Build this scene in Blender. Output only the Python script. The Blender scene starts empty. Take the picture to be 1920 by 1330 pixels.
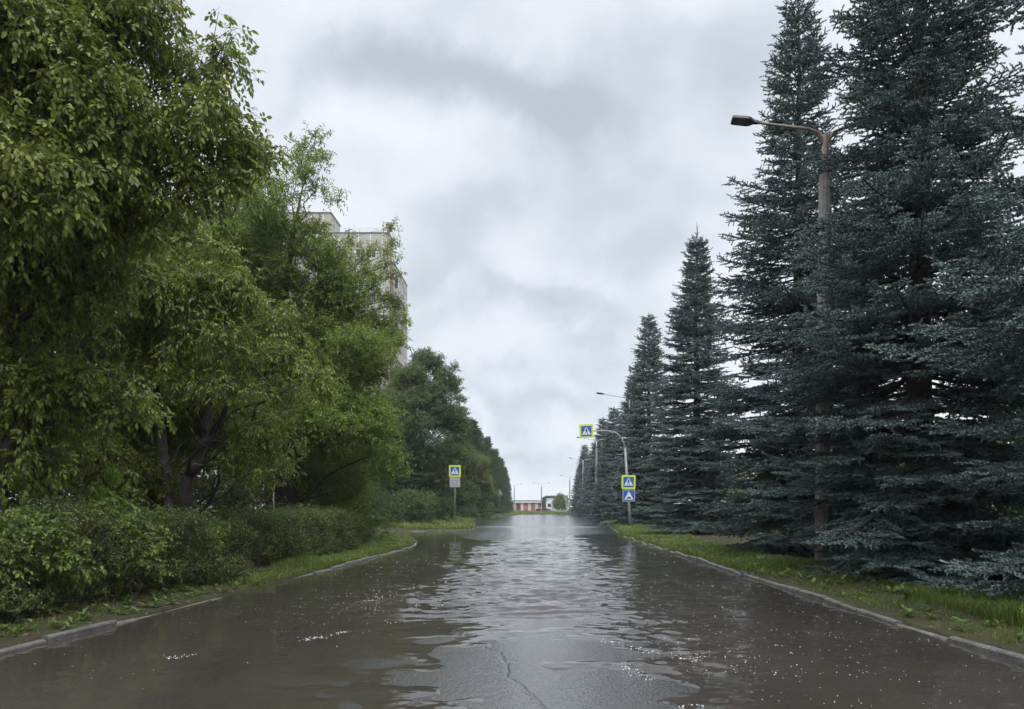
import bpy, math, random
import numpy as np
from mathutils import Vector, Matrix

random.seed(7)
RNG = np.random.default_rng(11)
SC = bpy.context.scene
COL = SC.collection
R = math.radians

# ------------------------------------------------------------------ camera frame
F, VX, HY, CAMH = 1387.0, 1005.0, 955.0, 1.3


def at(px, py, Y):
    """photo pixel + depth in metres -> point of the place"""
    return np.array([(px - VX) / F * Y, Y, CAMH + (HY - py) / F * Y])


# ------------------------------------------------------------------ mesh helpers
class MB:
    """collects vertices and faces; build() links them as ONE mesh object"""

    def __init__(self):
        self.V, self.Fc, self.M, self.n = [], [], [], 0

    def add(self, verts, faces, m=0):
        verts = [tuple(v) for v in verts]
        o = self.n
        self.V += verts
        self.n += len(verts)
        for f in faces:
            self.Fc.append(tuple(i + o for i in f))
            self.M.append(m)

    def box(self, x0, x1, y0, y1, z0, z1, m=0):
        v = [(x0, y0, z0), (x1, y0, z0), (x1, y1, z0), (x0, y1, z0), (x0, y0, z1), (x1, y0, z1), (x1, y1, z1), (x0, y1, z1)]
        self.add(v, [(3, 2, 1, 0), (4, 5, 6, 7), (0, 1, 5, 4), (1, 2, 6, 5), (2, 3, 7, 6), (3, 0, 4, 7)], m)

    def prism(self, pts, y0, y1, m=0):
        """outline of (x, z) points, thick from y0 to y1"""
        n = len(pts)
        v = [(p[0], y0, p[1]) for p in pts] + [(p[0], y1, p[1]) for p in pts]
        fs = [tuple(range(n)), tuple(range(2 * n - 1, n - 1, -1))]
        for i in range(n):
            j = (i + 1) % n
            fs.append((i, i + n, j + n, j))
        self.add(v, fs, m)

    def prism_x(self, pts, x0, x1, m=0):
        n = len(pts)
        v = [(x0, p[0], p[1]) for p in pts] + [(x1, p[0], p[1]) for p in pts]
        fs = [tuple(range(n)), tuple(range(2 * n - 1, n - 1, -1))]
        for i in range(n):
            j = (i + 1) % n
            fs.append((i, i + n, j + n, j))
        self.add(v, fs, m)

    def tube(self, pts, radii, sides=8, m=0, caps=True):
        pts = [Vector(p) for p in pts]
        if not hasattr(radii, '__len__'):
            radii = [radii] * len(pts)
        rings, up = [], None
        for i, p in enumerate(pts):
            t = (pts[min(i + 1, len(pts) - 1)] - pts[max(i - 1, 0)])
            if t.length < 1e-9:
                t = Vector((0, 0, 1))
            t.normalize()
            if up is None:
                up = t.orthogonal().normalized()
            a = (up - t * up.dot(t))
            a = a.normalized() if a.length > 1e-6 else t.orthogonal().normalized()
            up = a
            b = t.cross(a)
            rings.append([p + (a * math.cos(k * 2 * math.pi / sides) + b * math.sin(k * 2 * math.pi / sides)) * radii[i] for k in range(sides)])
        v = [q for r in rings for q in r]
        fs = []
        for i in range(len(pts) - 1):
            for k in range(sides):
                k2 = (k + 1) % sides
                fs.append((i * sides + k, i * sides + k2, (i + 1) * sides + k2, (i + 1) * sides + k))
        if caps:
            fs.append(tuple(range(sides - 1, -1, -1)))
            fs.append(tuple((len(pts) - 1) * sides + k for k in range(sides)))
        self.add(v, fs, m)

    def build(self, name, mats, parent=None, smooth=False, bevel=0):
        me = bpy.data.meshes.new(name)
        me.from_pydata(self.V, [], self.Fc)
        if not isinstance(mats, (list, tuple)):
            mats = [mats]
        for m in mats:
            me.materials.append(m)
        me.polygons.foreach_set('material_index', self.M)
        if smooth:
            me.polygons.foreach_set('use_smooth', [True] * len(self.Fc))
        me.update()
        o = bpy.data.objects.new(name, me)
        COL.objects.link(o)
        if parent:
            o.parent = parent
        if bevel:
            b = o.modifiers.new('Bevel', 'BEVEL')
            b.width = bevel
            b.segments = 2
            b.limit_method = 'ANGLE'
        return o


def np_mesh(name, V, Fa, mats, midx=None, smooth=False, attr=None):
    """fast mesh from numpy: V (n,3), Fa (m,k) faces of one arity"""
    V = np.asarray(V, dtype=np.float32)
    Fa = np.asarray(Fa, dtype=np.int32)
    me = bpy.data.meshes.new(name)
    m, k = Fa.shape
    me.vertices.add(len(V))
    me.vertices.foreach_set('co', V.ravel())
    me.loops.add(m * k)
    me.loops.foreach_set('vertex_index', Fa.ravel())
    me.polygons.add(m)
    me.polygons.foreach_set('loop_start', np.arange(0, m * k, k, dtype=np.int32))
    for mt in (mats if isinstance(mats, (list, tuple)) else [mats]):
        me.materials.append(mt)
    if midx is not None:
        me.polygons.foreach_set('material_index', np.asarray(midx, dtype=np.int32))
    me.polygons.foreach_set('use_smooth', np.full(m, bool(smooth)))
    if attr is not None:
        for an, av in attr.items():
            a = me.attributes.new(an, 'FLOAT', 'POINT')
            a.data.foreach_set('value', np.asarray(av, dtype=np.float32))
    me.update(calc_edges=True)
    return me


def obj(name, me, parent=None):
    o = bpy.data.objects.new(name, me)
    COL.objects.link(o)
    if parent:
        o.parent = parent
    return o


def tag(o, label=None, cat=None, group=None, kind=None):
    if label:
        o['label'] = label
    if cat:
        o['category'] = cat
    if group:
        o['group'] = group
    if kind:
        o['kind'] = kind
    return o


def empty(name, loc, rz=0.0):
    o = bpy.data.objects.new(name, None)
    o.empty_display_size = .3
    COL.objects.link(o)
    o.location = tuple(loc)
    o.rotation_euler = (0, 0, rz)
    return o


def copy_tree(o, parent=None):
    c = o.copy()
    COL.objects.link(c)
    if parent:
        c.parent = parent
    for ch in list(o.children):
        copy_tree(ch, c)
    return c


# ------------------------------------------------------------------ node helpers
class NT:
    def __init__(self, tree):
        self.t = tree
        tree.nodes.clear()

    def n(self, typ, props=None, **ins):
        nd = self.t.nodes.new(typ)
        for k, v in (props or {}).items():
            setattr(nd, k, v)
        for k, v in ins.items():
            key = int(k[1:]) if k[0] == '_' and k[1:].isdigit() else k.replace('__', ' ')
            s = nd.inputs[key]
            if hasattr(v, 'is_output'):
                self.t.links.new(v, s)
            else:
                s.default_value = v
        return nd

    def math(self, op, a, b=0.0, clamp=False):
        return self.n('ShaderNodeMath', {'operation': op, 'use_clamp': clamp}, _0=a, _1=b).outputs[0]

    def ramp(self, fac, stops, interp='LINEAR'):
        nd = self.n('ShaderNodeValToRGB', None, Fac=fac)
        cr = nd.color_ramp
        cr.interpolation = interp
        while len(cr.elements) > 1:
            cr.elements.remove(cr.elements[-1])
        for i, (p, c) in enumerate(stops):
            e = cr.elements[0] if i == 0 else cr.elements.new(p)
            e.position = p
            c = (c, c, c) if not hasattr(c, '__len__') else c
            e.color = (c[0], c[1], c[2], 1)
        return nd.outputs[0]

    def mix(self, fac, a, b, blend='MIX'):
        nd = self.n('ShaderNodeMix', {'data_type': 'RGBA', 'blend_type': blend})
        for key, v in ((0, fac), (6, a), (7, b)):
            s = nd.inputs[key]
            if hasattr(v, 'is_output'):
                self.t.links.new(v, s)
            else:
                s.default_value = v if key == 0 else (v[0], v[1], v[2], 1)
        return nd.outputs[2]

    def noise(self, vec, scale, detail=3.0, rough=.55, dist=0.0):
        nd = self.n('ShaderNodeTexNoise', None, Scale=scale, Detail=detail, Roughness=rough, Distortion=dist)
        if vec is not None:
            self.t.links.new(vec, nd.inputs['Vector'])
        return nd.outputs[0]

    def coord(self, kind='Object', scale=None):
        c = self.n('ShaderNodeTexCoord').outputs[kind]
        if scale:
            mp = self.n('ShaderNodeMapping', None, Vector=c)
            mp.inputs['Scale'].default_value = scale
            c = mp.outputs[0]
        return c

    def pos(self, scale=None):
        c = self.n('ShaderNodeNewGeometry').outputs['Position']
        if scale:
            mp = self.n('ShaderNodeMapping', None, Vector=c)
            mp.inputs['Scale'].default_value = scale
            c = mp.outputs[0]
        return c

    def link(self, a, b):
        self.t.links.new(a, b)

    def out(self, shader):
        o = self.n('ShaderNodeOutputMaterial')
        self.t.links.new(shader, o.inputs['Surface'])


def new_mat(name):
    m = bpy.data.materials.new(name)
    m.use_nodes = True
    return m, NT(m.node_tree)


def pbr(name, col, rough=.6, metal=0.0, var=.25, vscale=3.0, bump=0.0, bscale=30.0, spec=.5, dirt=None):
    m, t = new_mat(name)
    v = t.coord('Object')
    nz = t.noise(v, vscale, 5)
    lo = tuple(c * (1 - var) for c in col)
    hi = tuple(min(1, c * (1 + var)) for c in col)
    c = t.ramp(nz, [(.3, lo), (.7, hi)])
    if dirt:
        d = t.ramp(t.noise(v, vscale * 2.7, 6, .7), [(.5, 0), (.68, 1)])
        c = t.mix(t.math('MULTIPLY', d, .7), c, dirt)
    b = t.n('ShaderNodeBsdfPrincipled', None, Base__Color=c, Roughness=rough, Metallic=metal)
    b.inputs['Specular IOR Level'].default_value = spec
    if bump:
        bp = t.n('ShaderNodeBump', None, Strength=bump, Distance=.02, Height=t.noise(v, bscale, 4))
        t.link(bp.outputs[0], b.inputs['Normal'])
    t.out(b.outputs[0])
    return m


def leaf_mat(name, c0, c1, c2, transl=.3, rough=.45, spec=.35, tip=None):
    """leaf tints differ leaf by leaf and branch by branch"""
    m, t = new_mat(name)
    g = t.n('ShaderNodeNewGeometry')
    rnd = g.outputs['Random Per Island']
    nz = t.noise(t.coord('Object'), .9, 2)
    f = t.math('ADD', t.math('MULTIPLY', rnd, .55), t.math('MULTIPLY', nz, .5), True)
    c = t.ramp(f, [(.15, c0), (.5, c1), (.9, c2)])
    if tip:
        a = t.n('ShaderNodeAttribute', {'attribute_name': 'tip'}).outputs['Fac']
        c = t.mix(a, c, tip)
    b = t.n('ShaderNodeBsdfPrincipled', None, Base__Color=c, Roughness=rough)
    b.inputs['Specular IOR Level'].default_value = spec
    if transl:
        tr = t.n('ShaderNodeBsdfTranslucent', None, Color=t.mix(.35, c, (.16, .2, .02)))
        mx = t.n('ShaderNodeMixShader', None, Fac=transl)
        t.link(b.outputs[0], mx.inputs[1])
        t.link(tr.outputs[0], mx.inputs[2])
        t.out(mx.outputs[0])
    else:
        t.out(b.outputs[0])
    return m


# ------------------------------------------------------------------ materials
M = {}
M['bark'] = pbr('bark', (.045, .036, .028), .85, var=.5, vscale=6, bump=.6, bscale=22)
M['twig_wood'] = pbr('twig_wood', (.05, .042, .03), .85, var=.4, vscale=4, spec=.2)
M['dead_wood'] = pbr('dead_wood', (.13, .11, .085), .8, var=.3, vscale=5)
M['birch_bark'] = pbr('birch_bark', (.26, .255, .24), .7, var=.4, vscale=9, dirt=(.05, .045, .04))
M['spruce_bark'] = pbr('spruce_bark', (.05, .04, .033), .9, var=.4, vscale=5)
M['maple_leaf'] = leaf_mat('maple_leaf', (.050, .086, .018), (.118, .160, .026), (.25, .265, .042), .38)
M['willow_leaf'] = leaf_mat('willow_leaf', (.085, .140, .028), (.16, .225, .042), (.25, .295, .065), .40)
M['dark_leaf'] = leaf_mat('dark_leaf', (.034, .060, .024), (.064, .102, .032), (.12, .155, .045), .3)
M['birch_leaf'] = leaf_mat('birch_leaf', (.07, .105, .03), (.115, .155, .04), (.18, .205, .065), .32)
M['hedge_leaf'] = leaf_mat('hedge_leaf', (.030, .058, .016), (.070, .108, .024), (.165, .195, .045), .22, .45, .35)
M['sapling_leaf'] = leaf_mat('sapling_leaf', (.052, .088, .018), (.10, .15, .025), (.18, .225, .036), .36)
M['lime_leaf'] = leaf_mat('lime_leaf', (.10, .19, .02), (.14, .25, .025), (.19, .30, .04), .4)
M['far_bush_leaf'] = leaf_mat('far_bush_leaf', (.08, .12, .03), (.12, .17, .04), (.17, .21, .06), .3)
M['spruce_needle'] = leaf_mat('spruce_needle', (.034, .056, .052), (.062, .093, .088), (.105, .142, .135), 0, .55, .3, tip=(.19, .245, .23))
M['larch_needle'] = leaf_mat('larch_needle', (0.026, 0.058, 0.026), (0.046, 0.091, 0.036), (0.078, 0.130, 0.046), .15, .6, .25, tip=(0.078, 0.130, 0.046))
M['vine_leaf'] = leaf_mat('vine_leaf', (.02, .04, .02), (.03, .055, .025), (.045, .075, .03), .1)
M['dead_leaf'] = leaf_mat('dead_leaf', (.05, .035, .018), (.10, .07, .035), (.19, .14, .06), .1)
M['grass_blade'] = leaf_mat('grass_blade', (.055, .092, .02), (.098, .145, .027), (.18, .205, .055), .35, .5, .3)
M['weed_leaf'] = leaf_mat('weed_leaf', (.04, .08, .018), (.07, .12, .02), (.1, .16, .03), .25)
M['steel'] = pbr('galvanised_steel', (.30, .31, .31), .45, .6, .2, 8)
M['rusty_steel'] = pbr('rusty_steel', (.17, .13, .10), .6, .3, .35, 9, dirt=(.13, .08, .05))
M['sign_pole'] = pbr('painted_sign_pole', (.21, .215, .21), .5, .1, .3, 5, dirt=(.12, .105, .09))
M['sign_back'] = pbr('sign_back', (.36, .38, .40), .45, .5, .12, 4)
M['concrete'] = pbr('pole_concrete', (.235, .222, .205), .85, 0, .25, 2.5, .3, 60, .3, dirt=(.14, .125, .11))
M['kerb'] = pbr('kerb_concrete', (.090, .086, .078), .5, 0, .5, 5, .8, 30, .5, dirt=(.04, .036, .028))
M['lamp_black'] = pbr('lamp_housing', (.022, .024, .027), .45, .2, .2, 9)
M['lamp_lens'] = pbr('lamp_lens', (.05, .055, .06), .25, 0, .2, 30)
M['yellow'] = pbr('reflective_yellow', (.50, .60, .02), .45, 0, .12, 3, dirt=(.36, .42, .05))
M['blue'] = pbr('sign_blue', (.012, .085, .32), .4, 0, .08, 4)
M['white'] = pbr('sign_white', (.55, .57, .59), .45, 0, .1, 4)
M['black'] = pbr('sign_black', (.012, .012, .014), .5, 0, .1, 4)
M['pane'] = pbr('window_pane', (.05, .06, .07), .08, 0, .3, .7)
M['frame_white'] = pbr('window_frame', (.55, .55, .54), .5, 0, .1, 3)
M['roof_felt'] = pbr('roof_felt', (.12, .12, .125), .8, 0, .2, 1)
M['loggia'] = pbr('loggia_brown', (.17, .12, .09), .8, 0, .2, 1.3)
M['pink_wall'] = pbr('pink_render', (.27, .115, .105), .8, 0, .2, .6)
M['pale_pilaster'] = pbr('pale_pilaster', (.55, .40, .37), .8, 0, .12, .8)
M['fascia'] = pbr('fascia_grey', (.45, .47, .48), .6, 0, .12, .5)
M['shed_white'] = pbr('shed_white', (.62, .64, .65), .6, 0, .12, .4)
M['pipe_green'] = pbr('pipe_green', (.02, .045, .032), .7, 0, .3, 1.5)
M['car_paint'] = pbr('car_maroon', (.10, .02, .022), .25, .2, .1, 1)
M['car_glass'] = pbr('car_glass', (.02, .022, .025), .06, 0, .2, 1)
M['tyre'] = pbr('tyre_rubber', (.02, .02, .02), .8)
M['chrome'] = pbr('wheel_rim', (.4, .4, .4), .3, .8)
M['lamp_red'] = pbr('tail_light', (.25, .01, .01), .2)
M['rail_white'] = pbr('rail_paint', (.55, .56, .55), .5, 0, .15, 2)


def panel_wall():
    """concrete panels with pale joints, 3 m storeys, panels 3.2 m wide"""
    m, t = new_mat('panel_facade')
    p = t.n('ShaderNodeSeparateXYZ', None, Vector=t.pos())
    h = t.math('ADD', p.outputs[0], p.outputs[1])
    fx = t.math('ABSOLUTE', t.math('SUBTRACT', t.math('FRACT', t.math('DIVIDE', t.math('ADD', h, 200.05), 1.6)), .5))
    fz = t.math('ABSOLUTE', t.math('SUBTRACT', t.math('FRACT', t.math('DIVIDE', t.math('ADD', p.outputs[2], .3), 3.0)), .5))
    jx = t.math('GREATER_THAN', fx, .458)
    jz = t.math('GREATER_THAN', fz, .472)
    j = t.math('MAXIMUM', jx, jz)
    nz = t.noise(t.pos(), .8, 6, .65)
    st = t.noise(t.pos((1.5, 1.5, .12)), 1.0, 4, .6)
    c = t.ramp(nz, [(.3, (.30, .28, .25)), (.7, (.40, .38, .35))])
    c = t.mix(t.ramp(st, [(.5, 0), (.75, .5)]), c, (.24, .22, .20))
    c = t.mix(j, c, (.56, .55, .53))
    b = t.n('ShaderNodeBsdfPrincipled', None, Base__Color=c, Roughness=.85)
    t.out(b.outputs[0])
    return m


M['panel'] = panel_wall()


def asphalt():
    m, t = new_mat('wet_asphalt')
    p = t.pos()
    big = t.noise(p, .35, 4, .6)
    streak = t.noise(t.pos((1.6, .10, 1)), 1.0, 5, .6)
    grain = t.noise(p, 130, 2, .6)
    gv = t.n('ShaderNodeTexVoronoi', None, Vector=p, Scale=52.0).outputs['Distance']
    # repaired seams and cracks
    wp = t.n('ShaderNodeMapping', None, Vector=p)
    wp.inputs['Scale'].default_value = (.42, .14, 1)
    wob = t.n('ShaderNodeVectorMath', {'operation': 'ADD'}, _0=wp.outputs[0])
    nv = t.n('ShaderNodeTexNoise', None, Vector=p, Scale=1.3, Detail=5.0)
    sc = t.n('ShaderNodeVectorMath', {'operation': 'SCALE'}, _0=nv.outputs['Color'])
    sc.inputs['Scale'].default_value = .16
    t.link(sc.outputs[0], wob.inputs[1])
    vo = t.n('ShaderNodeTexVoronoi', {'feature': 'DISTANCE_TO_EDGE'}, Vector=wob.outputs[0], Scale=1.0)
    crack = t.ramp(vo.outputs['Distance'], [(0, 1), (.003, 1), (.006, 0)])
    c = t.ramp(big, [(.3, (.028, .027, .026)), (.7, (.048, .046, .043))])
    c = t.mix(t.ramp(grain, [(.45, 0), (.7, .5)]), c, (.085, .082, .078))
    c = t.mix(t.math('MULTIPLY', crack, .55), c, (.012, .012, .012))
    rr = t.math('ADD', t.math('MULTIPLY', streak, .5), t.math('MULTIPLY', big, .35))
    ro = t.ramp(rr, [(.28, .06), (.45, .12), (.66, .30)])
    b = t.n('ShaderNodeBsdfPrincipled', None, Base__Color=c, Roughness=ro)
    b.inputs['IOR'].default_value = 1.5
    hgt = t.math('ADD', t.math('MULTIPLY', gv, .5), t.math('MULTIPLY', t.math('SUBTRACT', 0, crack), .8))
    hgt = t.math('ADD', hgt, t.math('MULTIPLY', t.noise(p, 9, 3), .8))
    bp = t.n('ShaderNodeBump', None, Strength=.45, Distance=.012, Height=hgt)
    t.link(bp.outputs[0], b.inputs['Normal'])
    t.out(b.outputs[0])
    return m


def flood_water():
    m, t = new_mat('muddy_flood_water')
    p = t.pos()
    c = t.ramp(t.noise(t.pos((1, .5, 1)), .7, 4), [(.3, (.029, .0245, .0205)), (.7, (.041, .035, .030))])
    b = t.n('ShaderNodeBsdfPrincipled', None, Base__Color=c, Roughness=.035)
    b.inputs['IOR'].default_value = 1.42
    h = t.math('ADD', t.noise(t.pos((1, .6, 1)), 7, 2, .5), t.math('MULTIPLY', t.noise(p, 26, 2, .5), .22))
    bp = t.n('ShaderNodeBump', None, Strength=.16, Distance=.02, Height=h)
    t.link(bp.outputs[0], b.inputs['Normal'])
    t.out(b.outputs[0])
    return m


def soil():
    m, t = new_mat('verge_soil')
    p = t.pos()
    a = t.noise(p, .6, 5, .6)
    c = t.ramp(a, [(.35, (.036, .030, .022)), (.55, (.042, .042, .020)), (.75, (.055, .066, .024))])
    c = t.mix(t.ramp(t.noise(p, 14, 4, .7), [(.5, 0), (.7, .7)]), c, (.03, .025, .02))
    sx = t.n('ShaderNodeSeparateXYZ', None, Vector=p).outputs[0]
    meadow = t.ramp(t.math('DIVIDE', t.math('ADD', t.math('ABSOLUTE', sx), t.math('MULTIPLY', a, 4)), 40.0), [(.27, 0), (.34, 1)])
    c = t.mix(meadow, c, (.042, .068, .02))
    lit = t.ramp(t.n('ShaderNodeTexVoronoi', None, Vector=p, Scale=26.0).outputs['Distance'], [(.0, 1), (.18, 1), (.22, 0)])
    c = t.mix(t.math('MULTIPLY', t.math('MULTIPLY', lit, .35), t.math('SUBTRACT', 1.0, meadow)), c, (.11, .085, .05))
    b = t.n('ShaderNodeBsdfPrincipled', None, Base__Color=c, Roughness=.9)
    b.inputs['Specular IOR Level'].default_value = .08
    bp = t.n('ShaderNodeBump', None, Strength=.8, Distance=.04, Height=t.noise(p, 18, 5, .7))
    t.link(bp.outputs[0], b.inputs['Normal'])
    t.out(b.outputs[0])
    return m


M['asphalt'], M['water'], M['soil'] = asphalt(), flood_water(), soil()
M['foam'] = pbr('foam_bubble', (.48, .48, .47), .15, 0, .25, 5)

# ------------------------------------------------------------------ terrain
XL = np.array([(-30, -5.2), (6.6, -4.80), (9.15, -4.62), (14, -4.47), (24.7, -4.2), (27, -4.35), (30, -4.8), (33, -5.6), (35, -6.6), (36.5, -9), (37.2, -30),
               (42, -30), (42.6, -9), (43.5, -6.5), (45, -4.6), (47, -4.05), (50, -4.1), (54, -4.5), (66, -5.4), (75, -6.2), (84, -7.4), (90, -7.7),
               (100, -7.3), (130, -5.7), (164, -3.7), (178, -3.2), (400, -3.2)])
XR = np.array([(-30, 4.05), (34, 4.05), (38, 4.3), (50, 5.1), (75, 6.4), (90, 6.8), (125, 7.4), (178, 9.8), (400, 9.8)])


def xl(Y):
    return np.interp(Y, XL[:, 0], XL[:, 1])


def xr(Y):
    return np.interp(Y, XR[:, 0], XR[:, 1])


ROAD_END = 178.0
_ph = RNG.uniform(0, 6.28, (24, 2))
_kk = RNG.normal(0, 1, (24, 2))


def lumps(X, Y, s):
    a = np.zeros_like(X, dtype=float)
    for i in range(14):
        a = a + np.sin(X * _kk[i, 0] * s + Y * _kk[i, 1] * s + _ph[i, 0])
    return a / 3.7


def smooth(e0, e1, x):
    t = np.clip((x - e0) / (e1 - e0), 0, 1)
    return t * t * (3 - 2 * t)


def zroad(X, Y):
    zc = np.interp(Y, [-30, 3, 6.5, 8.4, 12, 21, 27, 31, 36, 45, 60, 400], [.02, .02, .010, -.004, -.030, -.030, -.012, .000, .016, .04, .05, .05])
    drop = np.interp(Y, [0, 25, 33, 42, 60], [.075, .07, .035, .02, .02])
    xc = np.interp(Y, [0, 9, 60, 180], [-.25, -.2, .3, 3.2])
    q = np.clip(np.abs(X - xc) / 4.0, 0, 1.6)
    wob = lumps(X, Y * .45, 1.1) * np.interp(Y, [3, 8, 24, 29, 40, 60], [.006, .006, .006, .016, .016, .004])
    wob = wob + (.0015 * lumps(X * 1.6 + .4 * Y, Y * .9, 3.1) + .0012 * lumps(X * 3.5 - Y, Y, 4.0)) * (1 - smooth(9, 14, Y))
    hump = .06 * np.exp(-((Y - 52.5) / .7) ** 2)
    dip = -.06 * np.exp(-((Y - 50.3) / 1.1) ** 2 - ((X - 3.6) / 2.2) ** 2)
    return zc - drop * q ** 1.5 + wob + hump + dip


def zground(X, Y):
    d = np.maximum(np.maximum(xl(Y) - X, X - xr(Y)), 0)
    z = .026 + .12 * smooth(.1, 2.5, d) + .05 * lumps(X, Y, .35) * smooth(.3, 3, d)
    z = z + .012 * lumps(X, Y, 2.5)
    z = z + .55 * smooth(178, 240, Y) + .9 * smooth(240, 420, Y)
    return z


def sheet(name, Vgrid, mat, smooth_=True):
    r, c = Vgrid.shape[:2]
    idx = np.arange(r * c).reshape(r, c)
    Fq = np.stack([idx[:-1, :-1], idx[:-1, 1:], idx[1:, 1:], idx[1:, :-1]], -1).reshape(-1, 4)
    return obj(name, np_mesh(name, Vgrid.reshape(-1, 3), Fq, mat, smooth=smooth_))


def build_ground():
    Yr = np.unique(np.concatenate([np.arange(-30, 3, 2.), np.arange(3, 36, .3), np.arange(36, 48, .1), np.arange(48, 90, 1.), np.arange(90, 178, 3.), [177.9, 178.1],
                                   np.arange(180, 300, 6.), [330, 400, 500, 700, 1000, 1600]]))
    offs = np.array([900, 400, 150, 70, 40, 25, 17, 12, 9, 7, 5.5, 4.5, 3.6, 2.9, 2.3, 1.8, 1.4, 1.0, .7, .45, .28, .12, .07])
    rows = []
    for Y in Yr:
        L, Rr = xl(Y), xr(Y)
        xs = np.concatenate([L - offs, [L + (Rr - L) * k for k in (.25, .5, .75)], Rr + offs[::-1]])
        z = zground(xs, np.full_like(xs, Y))
        if Y <= ROAD_END:
            k = len(offs)
            z[k - 1:k + 4] = -.5
        rows.append(np.stack([xs, np.full_like(xs, Y), z], -1))
    tag(sheet('ground', np.array(rows), M['soil']), kind='structure')
    # road
    Yr = np.unique(np.concatenate([np.arange(-30, 3, 1.5), np.arange(3, 36, .16), np.arange(36, 48, .1), np.arange(48, 56, .15), np.arange(56, 178.01, 1.5), [178.0]]))
    rows = []
    for Y in Yr:
        L, Rr = xl(Y) - .1, xr(Y) + .1
        f = np.concatenate([[L + (max(L, -8.5) - L) * k for k in (0, .33, .66)], np.linspace(max(L, -8.5), Rr, 90)]) if L < -8.6 else np.concatenate([[L, L + .002, L + .004], np.linspace(L + .006, Rr, 90)])
        rows.append(np.stack([f, np.full_like(f, Y), zroad(f, np.full_like(f, Y))], -1))
    tag(sheet('road', np.array(rows), M['asphalt']), kind='structure')


# ------------------------------------------------------------------ flood water with ripples
def wave_field(X, Y):
    rg = np.random.default_rng(5)
    h = np.zeros_like(X)
    core = 1.25 * np.exp(-((X - .0) / 2.5) ** 2) * smooth(7.5, 10, Y) * (1 - .55 * smooth(24, 36, Y))
    right = np.exp(-((X - 1.05 - (Y - 6) * .05) / .62) ** 2) * smooth(4.0, 5.5, Y) * (1 - smooth(8, 13, Y))
    left = np.exp(-((X + 1.7) / .8) ** 2) * np.exp(-((Y - 9.6) / 1.6) ** 2)
    shore = .55 * np.exp(-((X - .1) / 1.3) ** 2) * (1 - smooth(8, 10, Y))
    calm = np.maximum(.10, shore)
    amp = np.maximum(np.maximum(core, right * 1.05), np.maximum(left * .8, calm))
    patch = .55 + .45 * np.clip(lumps(X, Y, 1.6) * .8 + .5, 0, 1.3)
    for i in range(64):
        lam = .13 * (1.045 ** i)
        th = rg.normal(math.pi / 2, .75)
        k = 2 * math.pi / lam
        fade = np.clip((lam / (.0052 * Y)) - .6, 0, 1)
        a = .0034 * lam ** .68
        h += a * fade * np.sin(k * (X * math.cos(th) + Y * math.sin(th)) + rg.uniform(0, 6.28) + .8 * lumps(X, Y, .5 + i * .01))
    h *= amp * patch
    # bow ridge across the carriageway, and the ripples fanning off it
    ridge = 9.25 + .10 * np.sin(X * 1.9 + .4) - .16 * (X - .1) ** 2 * np.where(X < 0, .35, .05) + .05 * lumps(X, Y, 1.2)
    env = smooth(-2.6, -1.4, X) * (1 - smooth(1.0, 2.0, X))
    for dy, a, w in ((0, .020, .10), (-.32, .008, .09), (.42, .010, .13), (.9, .008, .15), (1.5, .007, .18)):
        h += a * env * np.exp(-((Y - ridge - dy) / w) ** 2)
    for j in range(9):
        xc = .35 + j * .17
        line = 9.0 - (X - xc) * (1.5 + .12 * j)
        e = smooth(xc - .2, xc + .25, X) * (1 - smooth(xc + .7, xc + 1.5, X)) * smooth(4.6, 5.4, Y)
        h += .0055 * e * np.exp(-((Y - line - .08 * lumps(X, Y, 2.2)) / .11) ** 2)
    return h


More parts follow.
